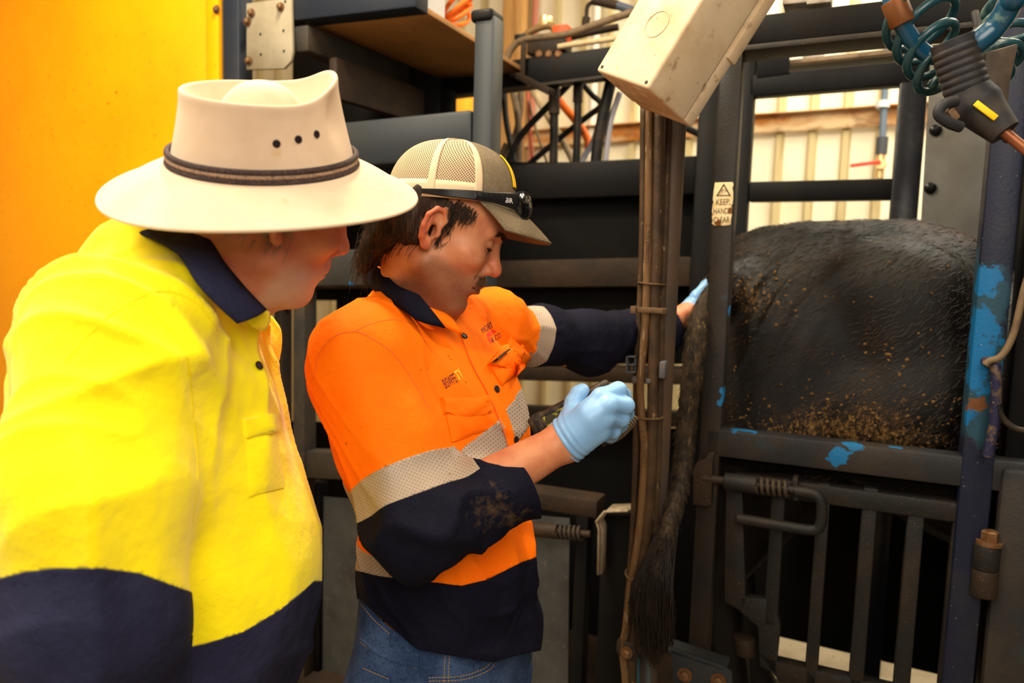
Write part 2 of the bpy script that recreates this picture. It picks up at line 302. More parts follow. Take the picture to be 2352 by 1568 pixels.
# cross beam, walkway board and far top beam
sB = cs(676, 80, 0)[0]; zB = zz(676, 62)
b = MB(); b.bar(cw(sB+.02, 0, zB-.035), cw(sB+.02, .77, zB-.035+.03), cz, .075, .06); b.build('cross_beam', m_dusty, crush, .008)
b = MB(); b.bar(cw(sB+.10, .05, zB-.14), cw(sB+.10, .77, zB-.12), cz, .12, .03); b.build('cross_beam', m_rusty, crush, .008)
(s0, zt), (s1, z1) = cs(1000, 168, .76), cs(1385, 96, .76)
b = MB(); b.bar(cw(s0-.15, .79, zt-.047), cw(s1+.35, .79, z1-.055), cz, .10, .07); fb = b.build('far_top_beam', m_black, crush, .005)
b = MB(); b.bar(cw(s0-.1, .752, zt-.10), cw(s1+.3, .752, z1-.107), cz, .008, .02); b.build('beam_lip', m_dusty, fb)
b = MB(); P0 = onz(935, 6, zB+.02); P1 = onz(1095, 96, zB+.02); sR = ((P0-CO)@ca+(P1-CO)@ca)/2
b.cbox(sB-.05, sR, .0, .80, zB+.02, zB+.036); b.build('walkway_board', m_ply, crush, .002)
# far side: post, sheets and rails behind the race
cpost('far_post', 1596, 1640, 400, .1, zz(1600, 150, .72), .72, .07, m_black)
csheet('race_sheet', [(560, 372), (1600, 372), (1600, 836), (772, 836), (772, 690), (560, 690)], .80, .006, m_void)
crail('far_rail', (1000, 388), (1618, 356), .125, .74, .06, m_black, e0=.6)
crail('far_rail', (1000, 602), (1618, 588), .10, .74, .06, m_rusty, e0=.6)
crail('far_rail', (1000, 838), (1618, 850), .05, .66, .12, m_rusty, e0=.5)
crail('far_rail', (1000, 925), (1618, 948), .055, .74, .05, m_rusty, e0=.5)
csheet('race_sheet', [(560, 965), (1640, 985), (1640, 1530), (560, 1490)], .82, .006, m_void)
# upright window frame on the far side of the cow
wf = .75
def wbox(name, p, mat=m_black): return csheet(name, p, wf, .06, mat)
cpost('far_post', 1692, 1721, 400, .1, zz(1700, 95, wf), wf, .06, m_black)
cpost('far_post', 2050, 2116, 400, .1, zz(2060, 60, wf), wf, .05, M('glossy_black_steel', srgb(26, 27, 32), .25, 0, [(srgb(54, 50, 46), 12, .55, .8)], (60, .3, .002)))
crail('far_rail', (1721, 172), (2052, 142), .068, wf, .055, m_black, e1=.1)
crail('far_rail', (1721, 417), (2052, 409), .063, wf, .055, m_black)
csheet('far_gusset', [(1738, 95), (1812, 88), (1812, 168), (1738, 178)], wf-.004, .05, m_black)
crail('far_rail', (1721, 64), (2352, 10), .055, wf, .06, m_black, e1=.2)
crail('far_lip', (1812, 136), (2352, 78), .016, wf+.05, .03, M('light_brown_lip', srgb(150, 128, 104), .6, 0, [(BROWN, 20, .5, .8)]))
g = csheet('grey_screen', [(2138, 120), (2330, 110), (2300, 700), (2104, 700)], .70, .005, m_zinc)
for x, y in ((2149, 299), (2137, 432), (2290, 300)): b = MB(); b.lathe(on(x, y, .70), -cn, [(.017, 0), (.016, .006), (.010, .010), (.002, .011)], 16); b.build('dome_bolt', M('black_dome_bolt', srgb(24, 24, 24), .25, .4), g)
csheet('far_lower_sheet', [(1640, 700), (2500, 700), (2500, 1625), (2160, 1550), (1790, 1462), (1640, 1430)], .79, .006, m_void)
cpost('far_post', 2400, 2460, 600, 0, 2.7, .7, .06, m_black)
# near side: main post, beams and bottom rail around the opening
mp = cpost('main_post', 1639, 1689, 420, 0, zz(1680, 60), .0, .055, m_mainpost)
crail('top_near_beam', (1690, 40), (2352, -38), .066, .02, .07, m_black, e0=.1, e1=.3)
crail('top_near_lip', (1690, 105), (2352, 36), .013, .0, .10, m_dusty, e0=.1, e1=.3, bevel=.003)
crail('bottom_rail', (1650, 986), (2246, 1052), .066, .0, .055, m_botrail, e0=.03, e1=.35)
crail('under_rail', (1660, 1040), (2246, 1105), .03, .05, .05, m_void, e0=.02, e1=.3)
rp = cpost('right_post', 2247, 2326, 640, 0, 2.8, -.005, .075, m_rightpost, bevel=.008)
cpost('right_post', 2345, 2400, 640, 0, 2.8, .05, .08, m_black)
cpost('lower_column', 2282, 2420, 1300, 0, zz(2290, 1075, -.012), -.012, .09, m_botrail, bevel=.01)
# sticker on the main post
m_sign = M('scuffed_label_vinyl', srgb(226, 204, 160), .6, 0, [(srgb(196, 162, 100), 60, .45, .75), (srgb(96, 66, 30), 130, .66, .72), (srgb(128, 78, 16), 90, .95, 1.05, 'spot', sp((1678, 481, -.001, .012), (1650, 512, -.001, .012)))])
m_ink = M('dark_print', srgb(58, 44, 30), .6)
edge = [(1642, 419), (1683, 418), (1685, 424), (1682, 432), (1684, 440), (1684, 455), (1683, 468), (1679, 472), (1682, 478), (1680, 484), (1681, 494), (1679, 502), (1678, 516), (1665, 518), (1640, 518), (1635, 513), (1637, 506), (1635, 498), (1637, 492), (1635, 486), (1637, 470), (1639, 464), (1637, 458), (1639, 440)]
def keep_sticker():
    o = csheet('warning_label', edge, -.0012, .001, m_sign, mp); tri = [on(x, y, -.0014) for x, y in ((1662.5, 421), (1679, 450), (1644.5, 450.5))]; tin = [on(x, y, -.0014) for x, y in ((1662.5, 427), (1674, 447.5), (1649.5, 448))]
    b = MB(); b.add(tri+tin, [(0, 1, 4, 3), (1, 2, 5, 4), (2, 0, 3, 5)])
    for cx, cy, rr in ((1657.5, 436, 2.6), (1666, 438.5, 2.8)):
        ring = [on(cx+k*math.cos(t), cy+k*math.sin(t), -.0014) for t in np.linspace(0, 2*math.pi, 12, endpoint=False) for k in (rr, rr*.62)]
        b.add(ring, [(2*i, 2*((i+1) % 12), 2*((i+1) % 12)+1, 2*i+1) for i in range(12)])
    for (x0, y0), (x1, y1) in (((1653, 446), (1658, 440)), ((1658, 440), (1663, 445)), ((1657, 440), (1664, 433))):
        b.add([on(x0-.7, y0, -.0014), on(x0+.7, y0+.5, -.0014), on(x1+.7, y1, -.0014), on(x1-.7, y1, -.0014)], [(0, 1, 2, 3)])
    b.build('pictogram', m_ink, o, smooth=False, fix=False)
    for t, y, x0, x1 in (('KEEP', 471, 1645, 1674.5), ('HANDS', 491.5, 1638.5, 1678.5), ('CLEAR', 512, 1638.5, 1676)):
        text('lettering', t, on(x0, y, -.0016), on(x1, y-1, -.0016), 14.5, cz, m_ink, o)
def text(name, body, p0, p1, hpx, up, mat, parent, ext=.0002):   # lettering between two points of a flat face
    p0 = np.asarray(p0); p1 = np.asarray(p1); cu = bpy.data.curves.new(name, 'FONT'); cu.body = body; cu.size = 1; cu.extrude = 0; cu.resolution_u = 3
    o = bpy.data.objects.new(name, cu); COL.objects.link(o); bpy.context.view_layer.update()
    me = bpy.data.meshes.new_from_object(o.evaluated_get(bpy.context.evaluated_depsgraph_get())); bpy.data.objects.remove(o)
    v = np.array([q.co[:] for q in me.vertices]); f = [list(q.vertices) for q in me.polygons]; bpy.data.meshes.remove(me); bpy.data.curves.remove(cu)
    lo, hi = v.min(0), v.max(0); x = nrm(p1-p0); z = nrm(np.asarray(up)-x*(np.asarray(up)@x)); Lm = np.linalg.norm(p1-p0)
    pxm = Lm/np.linalg.norm(proj(p1)-proj(p0)); h = hpx*pxm
    W3 = p0+np.outer((v[:, 0]-lo[0])/(hi[0]-lo[0])*Lm, x)+np.outer(np.clip((v[:, 1]-0)/.73, -.3, 1.2)*h, z)
    if parent is None: return v, f, lo, hi
    return mesh_obj(name, W3, f, mat, parent, smooth=False)
keep_sticker()
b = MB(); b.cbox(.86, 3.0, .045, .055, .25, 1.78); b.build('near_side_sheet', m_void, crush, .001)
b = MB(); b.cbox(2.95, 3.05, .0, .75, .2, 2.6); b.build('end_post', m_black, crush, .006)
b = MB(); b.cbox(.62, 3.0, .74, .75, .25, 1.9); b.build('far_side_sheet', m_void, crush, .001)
# gate below the opening
m_gate = M('gate_paint', srgb(25, 25, 25), .55, 0, [(srgb(48, 37, 27), 6, .42, .8), (srgb(36, 70, 86), 7, .66, .85), (srgb(110, 88, 60), 280, .64, .71)], (140, .4, .002))
gd = .012
gate = csheet('gate', [(1668, 1090), (1704, 1092), (1712, 1384), (1700, 1402), (1690, 1396), (1664, 1380)], gd, .03, m_gate)
crail('gate_top_bar', (1688, 1088), (2268, 1164), .044, gd-.004, .045, m_gate, gate)
for l, rr, y0, y1 in ((1764, 1797, 1100, 1440), (1869, 1900, 1110, 1640), (1973, 2009, 1120, 1660), (2079, 2119, 1140, 1680), (2184, 2246, 1160, 1690)):
    ym = 1248; cpost('gate_bar', l, rr, ym, zz((l+rr)/2-12, y1, gd), zz((l+rr)/2, y0, gd), gd, .033, m_gate, gate, .005)
csheet('gate_plate', [(1702, 1372), (1760, 1376), (1788, 1420), (1792, 1440), (1782, 1545), (1745, 1530), (1742, 1440), (1700, 1404)], gd, .03, m_gate, gate)
csheet('gate_plate', [(1744, 1500), (1786, 1520), (1960, 1560), (2300, 1640), (2300, 1680), (1960, 1600), (1790, 1566)], gd, .035, m_gate, gate)
def bolt_set(x0, y0, x1, y1, d, parent, kx=1.0, mat=m_gate):
    ln = lambda t: on(x0+(x1-x0)*t, y0+(y1-y0)*t, d)
    b = MB(); b.cyl(ln(-.30), ln(.02), .010); b.build('bolt_tip', m_rusty, parent)
    b = MB(); b.cyl(ln(0), ln(.45), .020, 20); b.build('bolt_housing', mat, parent, .002)
    b = MB(); A, B = ln(.45), ln(.9); x = nrm(B-A); e = nrm(np.cross(x, cz)); g_ = np.cross(x, e)
    b.tube([A+(B-A)*t+.0165*(e*math.cos(t*5.5*2*math.pi)+g_*math.sin(t*5.5*2*math.pi)) for t in np.linspace(0, 1, 110)], .0042, 7); b.build('bolt_spring', m_dusty, parent)
    b = MB(); b.cyl(ln(.4), ln(1.05), .009); b.build('bolt_rod', mat, parent)
bolt_set(1664, 1104, 1828, 1126, -.022, gate)
b = MB(); b.tube(spline([on(1826, 1127, -.022), on(1866, 1134, -.022), on(1884, 1148, -.022), on(1888, 1175, -.022), on(1884, 1205, -.022), on(1868, 1217, -.022), on(1820, 1211, -.022), on(1694, 1190, -.022)], 8), .0125, 12); b.build('bolt_handle', m_gate, gate)
b = MB(); b.prism([on(x, y, -.022) for x, y in ((1820, 1098), (1832, 1099), (1834, 1150), (1822, 1150))], cn*.04); b.build('bolt_bracket', m_gate, gate, .002)
b = MB(); P = on(2268, 1250, -.01); b.cyl(P, P-cz*.052, .0255, 20); b.build('hinge_barrel', m_gate, gate, .002)
b = MB(); P = on(2264, 1306, -.01); b.cyl(P, P-cz*.058, .0255, 20); b.build('hinge_barrel', m_rusty, gate, .002)
b = MB(); b.hexbolt(on(2272, 1250, -.01), cz, .017, .03); b.build('hinge_bolt', m_bolt, gate)
csheet('strike_plate', [(1592, 1078), (1600, 1062), (1620, 1054), (1626, 1042), (1640, 1040), (1636, 1062), (1633, 1158), (1626, 1162), (1592, 1158)], -.03, .028, m_rusty)
# foot plate at the bottom and the floor of the crush
fp = csheet('foot_plate', [(1542, 1490), (1662, 1530), (1680, 1546), (1682, 1640), (1552, 1640)], -.06, .012, m_grey)
for x, y in ((1573, 1549), (1650, 1562)): b = MB(); b.hexbolt(on(x, y, -.061), -cn, .012, .014); b.build('foot_bolt', m_bolt, fp)
b = MB(); b.obox(on(1604, 1503, -.03)+cz*.0, [nrm(on(1662, 1530, -.03)-on(1542, 1490, -.03)), cn, nrm(np.cross(nrm(on(1662, 1530, -.03)-on(1542, 1490, -.03)), cn))], [.07, .03, .004]); b.build('foot_flange', m_grey, fp, .001)
b = MB(); b.cbox(-2.6, 2.9, .0, .70, .0, .2); b.build('crush_floor', m_rusty, crush, .004)
b = MB(); b.cyl(on(1715, 1500, .06), on(1712, 1460, .06), .03); b.build('stub_pipe', m_rusty, crush, .004)
# left latch seen past the man's forearm, strap bracket below the hoses
lt = crail('latch_beam', (1180, 1122), (1372, 1150), .05, .06, .08, m_rusty)
bolt_set(1225, 1215, 1350, 1226, .03, lt, mat=m_rusty)
b = MB(); pr = [(1446, 1170), (1392, 1172), (1372, 1196), (1378, 1215), (1376, 1318)]
b2 = [on(x, y, -.02) for x, y in pr]; b.grid([[p-cn*.0 for p in b2], [p+cn*.06 for p in b2]]); b.grid([[p+nrm(c_r)*-.006 for p in b2], b2]); br = b.build('strap_bracket', M('worn_pale_strap', srgb(150, 134, 112), .5, .2, [(BROWN, 30, .5, .75)]), crush, sharp=30)
sd = br.modifiers.new('thickness', 'SOLIDIFY'); sd.thickness = .006
csheet('dark_column', [(1384, 1185), (1450, 1185), (1430, 1600), (1366, 1600)], .02, .05, m_black)
# rod handle on the right post
b = MB(); b.tube(spline([on(2262, 828, .0), on(2276, 836, -.03), on(2287, 850, -.04), on(2285, 960, -.04), on(2268, 1048, -.04)], 6), [.010]*25, 12); rh = b.build('lever_rod', M('chipped_navy_rod', srgb(40, 40, 66), .4, .2, [(srgb(110, 90, 66), 40, .5, .65), (srgb(180, 150, 100), 90, .64, .7)]), crush)
# ================================================================= sculpting tools: distance fields on a grid, meshed as one surface
def rotm(yaw, pit, rol):
    cy, sy, cp, sp_, cr, sr = math.cos(yaw), math.sin(yaw), math.cos(pit), math.sin(pit), math.cos(rol), math.sin(rol)
    return np.array([[cy, -sy, 0], [sy, cy, 0], [0, 0, 1]])@np.array([[cp, 0, sp_], [0, 1, 0], [-sp_, 0, cp]])@np.array([[1, 0, 0], [0, cr, -sr], [0, sr, cr]])
def smin(a, b, k):
    h = np.clip(.5+.5*(b-a)/k, 0, 1); return b+(a-b)*h-k*h*(1-h)
def smax(a, b, k): return -smin(-a, -b, k)
def d_cap(P, a, b, r0, r1):
    a = np.asarray(a, np.float32); b = np.asarray(b, np.float32); ba = b-a; pa = P-a
    t = np.clip((pa@ba)/(ba@ba+1e-12), 0, 1); return np.linalg.norm(pa-t[..., None]*ba, axis=-1)-(r0+(r1-r0)*t)
def d_ell(P, c, r):
    q = P-np.asarray(c, np.float32); r = np.asarray(r, np.float32)
    k0 = np.linalg.norm(q/r, axis=-1); k1 = np.linalg.norm(q/(r*r), axis=-1)+1e-9; return k0*(k0-1)/k1
def d_sph(P, c, r): return np.linalg.norm(P-np.asarray(c, np.float32), axis=-1)-r
class Part:                                            # list of (fn, lo, hi, k) in a frame (o, R)
    def __init__(s, o=(0, 0, 0), R=np.eye(3)): s.o = np.asarray(o, float); s.R = np.asarray(R, float); s.L = []
    def cap(s, a, b, r0, r1, k=.03):
        a = np.asarray(a, float); b = np.asarray(b, float); m = max(r0, r1)
        s.L.append((lambda P: d_cap(P, a, b, r0, r1), np.minimum(a, b)-m, np.maximum(a, b)+m, k)); return s
    def chain(s, pts, rs, k=.02):
        for i in range(len(pts)-1): s.cap(pts[i], pts[i+1], rs[i], rs[i+1], k)
        return s
    def ell(s, c, r, k=.03, rot=None):
        c = np.asarray(c, float); r = np.asarray(r, float)
        if rot is None: s.L.append((lambda P: d_ell(P, c, r), c-r, c+r, k))
        else: m = r.max(); s.L.append((lambda P: d_ell((P-c)@rot, (0, 0, 0), r), c-m, c+m, k))
        return s
    def fn(s, f, lo, hi, k): s.L.append((f, np.asarray(lo, float), np.asarray(hi, float), k)); return s
    def eval(s, P, infl=0.0):                          # direct evaluation at scattered points
        Q = ((P-s.o)@s.R).astype(np.float32); d = np.full(P.shape[:-1], 1.0, np.float32)
        for f, lo, hi, k in s.L: d = smin(d, f(Q), k)
        return d-infl
class Grid:
    def __init__(s, xs, ys, zs):
        s.ax = [np.asarray(a, np.float32) for a in (xs, ys, zs)]; s.D = np.full([len(a) for a in s.ax], .5, np.float32)
    def add(s, part, infl=0.0, sub=False):
        for f, lo, hi, k in part.L:
            cor = np.array([[(lo, hi)[i][0], (lo, hi)[j][1], (lo, hi)[l][2]] for i in (0, 1) for j in (0, 1) for l in (0, 1)])@part.R.T+part.o
            m = k+abs(infl)+.02; a = cor.min(0)-m; b = cor.max(0)+m
            ix = [slice(max(0, np.searchsorted(s.ax[i], a[i])-1), np.searchsorted(s.ax[i], b[i])+1) for i in range(3)]
            if any(q.stop-q.start < 1 for q in ix): continue
            G = np.stack(np.meshgrid(*[s.ax[i][ix[i]] for i in range(3)], indexing='ij'), -1)
            Q = ((G-part.o.astype(np.float32))@part.R.astype(np.float32)).astype(np.float32); d = f(Q)-infl; blk = s.D[tuple(ix)]
            s.D[tuple(ix)] = smax(blk, -d, k) if sub else smin(blk, d, k)
        return s
    def mesh(s, smooth=1):
        D = s.D; S = D < 0; nx, ny, nz = D.shape; c = np.zeros((nx-1, ny-1, nz-1), np.uint8)
        sl = lambda o, n: slice(o, n-1+o)
        cr = [(i, j, k) for i in (0, 1) for j in (0, 1) for k in (0, 1)]
        for i, j, k in cr: c += S[sl(i, nx), sl(j, ny), sl(k, nz)]
        I = np.argwhere((c > 0) & (c < 8)); idx = -np.ones(c.shape, np.int64); idx[tuple(I.T)] = np.arange(len(I))
        acc = np.zeros((len(I), 3)); cnt = np.zeros(len(I)); X = s.ax
        for a in cr:
            for d in range(3):
                if a[d]: continue
                b_ = list(a); b_[d] = 1; ia = I+np.array(a); ib = I+np.array(b_)
                va = D[tuple(ia.T)]; vb = D[tuple(ib.T)]; m = (va < 0) != (vb < 0); t = va[m]/(va[m]-vb[m])
                pa = np.stack([X[q][ia[m, q]] for q in range(3)], -1); pb = np.stack([X[q][ib[m, q]] for q in range(3)], -1)
                acc[m] += pa+(pb-pa)*t[:, None]; cnt[m] += 1
        V = acc/cnt[:, None]; F = []
        for d in range(3):
            e, g = [(1, 2), (2, 0), (0, 1)][d]; n = list(D.shape); n[d] -= 1
            A = np.take(S, range(0, D.shape[d]-1), d); B = np.take(S, range(1, D.shape[d]), d); E = np.argwhere(A != B)
            E = E[(E[:, e] > 0) & (E[:, g] > 0) & (E[:, e] < D.shape[e]-1) & (E[:, g] < D.shape[g]-1)]
            if not len(E): continue
            def cell(de, dg): q = E.copy(); q[:, e] -= de; q[:, g] -= dg; return idx[tuple(q.T)]
            q = np.stack([cell(1, 1), cell(0, 1), cell(0, 0), cell(1, 0)], -1); fl = ~A[tuple(E.T)]; q[fl] = q[fl][:, ::-1]; F.append(q)
        F = np.vstack(F)
        for _ in range(smooth): V = lap(V, F, .5)
        return V, F
def edges_of(F):
    n = F.shape[1]; e = np.vstack([np.stack([F[:, i], F[:, (i+1) % n]], -1) for i in range(n)]); e.sort(axis=1); return np.unique(e, axis=0)
def lap(V, F, a):
    e = edges_of(F); s = np.zeros_like(V); c = np.zeros(len(V)); np.add.at(s, e[:, 0], V[e[:, 1]]); np.add.at(s, e[:, 1], V[e[:, 0]]); np.add.at(c, e.ravel(), 1)
    return V+(s/np.maximum(c, 1)[:, None]-V)*a
def vnormals(V, F):
    n = np.zeros_like(V); a = V[F[:, 0]]
    fn = np.cross(V[F[:, 1]]-a, V[F[:, 2]]-a) if F.shape[1] == 3 else np.cross(V[F[:, 2]]-a, V[F[:, 3]]-V[F[:, 1]])
    for i in range(F.shape[1]): np.add.at(n, F[:, i], fn)
    return n/(np.linalg.norm(n, axis=1)[:, None]+1e-12)
def tris(F): return F if F.shape[1] == 3 else np.vstack([F[:, [0, 1, 2]], F[:, [0, 2, 3]]])
def isocut(V, T, f, attrs):
    """split triangles along f = 0; returns V, T, f, attrs with the cut's vertices shared"""
    f = np.where(np.abs(f) < 1e-7, 1e-7, f); e = np.vstack([T[:, [0, 1]], T[:, [1, 2]], T[:, [2, 0]]]); e = np.sort(e, 1)
    e = np.unique(e[(f[e[:, 0]] > 0) != (f[e[:, 1]] > 0)], axis=0)
    t = (f[e[:, 0]]/(f[e[:, 0]]-f[e[:, 1]])); n0 = len(V); mp = {(a, b): n0+i for i, (a, b) in enumerate(e.tolist())}
    ip = lambda A: np.concatenate([A, A[e[:, 0]]+(A[e[:, 1]]-A[e[:, 0]])*(t[:, None] if A.ndim > 1 else t)])
    V = ip(V); attrs = {k: ip(a) for k, a in attrs.items()}; pos = f > 0; f = np.concatenate([f, np.zeros(len(e))])
    keep = (pos[T[:, 0]] == pos[T[:, 1]]) & (pos[T[:, 1]] == pos[T[:, 2]]); out = [T[keep]]; sg = [np.where(pos[T[keep, 0]], 1, -1)]; new = []; ns = []
    for a, b, c in T[~keep].tolist():
        if pos[a] == pos[b]: a, b, c = c, a, b
        elif pos[a] == pos[c]: a, b, c = b, c, a
        p = mp[(min(a, b), max(a, b))]; q = mp[(min(a, c), max(a, c))]; sa = 1 if pos[a] else -1
        new += [(a, p, q), (p, b, c), (p, c, q)]; ns += [sa, -sa, -sa]
    if new: out.append(np.array(new)); sg.append(np.array(ns))
    return V, np.vstack(out), np.concatenate(sg), attrs
def compact(V, T, attrs=None):
    u, inv = np.unique(T, return_inverse=True); return V[u], inv.reshape(T.shape), ({k: a[u] for k, a in attrs.items()} if attrs else {})
_ph = rng.uniform(0, 6.28, 400); _dr = rng.normal(size=(400, 3)); _dr /= np.linalg.norm(_dr, axis=1)[:, None]
def snoise(P, freq, seed=0, n=7):                      # smooth band-limited noise, about -1..1
    s = 0
    for i in range(n):
        j = (seed*17+i*5) % 400; s = s+np.sin(P@_dr[j]*freq*(.7+.6*((j*7 % 13)/13))+_ph[j])
    return s/math.sqrt(n)
def folds(P, dirs, freq, seed, along=.25, sharp=2.2):  # ridged creases running along dirs
    d = nrm(dirs); q = P-np.outer(P@d, d)*(1-along); q = q+.012*np.stack([snoise(P, 18, seed+3+i) for i in range(3)], -1)
    return np.exp(-sharp*np.abs(snoise(q, freq, seed, 5))**1.3)
def line_grid(segs):                                   # [(a, b, step), ...] joined axis coordinates
    out = []
    for a, b, st in segs: out.append(np.arange(a, b, st))
    return np.concatenate(out)
def bvh_of(V, F): return BVHTree.FromPolygons([tuple(v) for v in V], [tuple(map(int, q)) for q in F])
def hit(bv, px, py, off=.001):                          # where the sight line of a photograph point meets a surface
    d = ray(px, py); h = bv.ray_cast(Vector(CAM), Vector(d).normalized())
    if h[0] is None: return None, None
    n = np.array(h[1]); n = n if n@d < 0 else -n; return np.array(h[0])+n*off, n
def on_surf(bv, pts, off=.001, k=6):
    P = [hit(bv, x, y, off)[0] for x, y in (spline(pts, k) if len(pts) > 2 else np.linspace(pts[0], pts[1], k*2))]
    return np.array([p for p in P if p is not None])
def seam(name, bv, pts, r, mat, parent, off=.0005, k=6, n=6):
    P = on_surf(bv, pts, off, k); b = MB(); b.tube(P, r, n); return b.build(name, mat, parent)
def stitches(name, bv, pts, mat, parent, L=4.5, gap=2.5, r=.0006, off=.0006):
    Q = spline(pts, 12) if len(pts) > 2 else np.linspace(pts[0], pts[1], 40); s = np.concatenate([[0], np.cumsum(np.linalg.norm(np.diff(Q, axis=0), axis=1))]); b = MB(); x = 0
    f = lambda t: (np.interp(t, s, Q[:, 0]), np.interp(t, s, Q[:, 1]))
    while x+L < s[-1]:
        p, _ = hit(bv, *f(x), off); q, _ = hit(bv, *f(x+L), off)
        if p is not None and q is not None and np.linalg.norm(p-q) < .03: b.tube([p, q], r, 4)
        x += L+gap
    o = b.build(name, mat, parent, fix=False); o['kind'] = 'stuff'; return o
def patch(name, bv, quad, mat, parent, th=.003, nu=14, nv=12, puff=.0, edge=None, wob=0):   # cloth patch laid on a surface, corners as photograph points
    a, b_, c, d = [np.array(q, float) for q in quad]; rows = []; rows2 = []
    for j in range(nv+1):
        v = j/nv; r1 = []; r2 = []
        for i in range(nu+1):
            u = i/nu; p = (a*(1-u)+b_*u)*(1-v)+(d*(1-u)+c*u)*v
            if edge is not None: p = p+np.array(edge(u, v))
            P, n = hit(bv, *p, 0)
            if P is None: P, n = r1[-1] if r1 else at(*p, 1.3), np.array([0, -1.0, 0])
            bp = th+puff*math.sin(math.pi*u)**.6*math.sin(math.pi*v)**.6+wob*math.sin(9*u+4*v)*math.sin(math.pi*v)
            r1.append(P+n*bp); r2.append(P-n*.002)
        rows.append(r1); rows2.append(r2)
    m = MB(); m.grid(rows); m.grid(rows2)
    ring = lambda R: R[0]+[r[-1] for r in R[1:]]+R[-1][-2::-1]+[r[0] for r in R[-2:0:-1]]
    A, B = ring(rows), ring(rows2); m.grid([A+[A[0]], B+[B[0]]]); return m.build(name, mat, parent, sharp=50)
def text_on(name, bv, body, quad, mat, parent, off=.0022):   # quad: bottom-left, bottom-right, top-right, top-left photograph points of the word
    v, f, lo, hi = text(name, body, (0, 0, 0), (1, 0, 0), 1, cz, None, None) if False else glyphs(body); a, b_, c, d = [np.array(q, float) for q in quad]; P = []
    for p in v:
        u = (p[0]-lo[0])/(hi[0]-lo[0]); w_ = p[1]/.73; q = (a*(1-u)+b_*u)*(1-w_)+(d*(1-u)+c*u)*w_; h, _ = hit(bv, *q, off); P.append(h if h is not None else P[-1])
    return mesh_obj(name, np.array(P), f, mat, parent, smooth=False)
def glyphs(body):
    cu = bpy.data.curves.new('word', 'FONT'); cu.body = body; cu.size = 1; cu.resolution_u = 3; o = bpy.data.objects.new('word', cu); COL.objects.link(o); bpy.context.view_layer.update()
    me = bpy.data.meshes.new_from_object(o.evaluated_get(bpy.context.evaluated_depsgraph_get())); bpy.data.objects.remove(o)
    v = np.array([q.co[:] for q in me.vertices]); f = [list(q.vertices) for q in me.polygons]; bpy.data.meshes.remove(me); bpy.data.curves.remove(cu); return v, f, v.min(0), v.max(0)
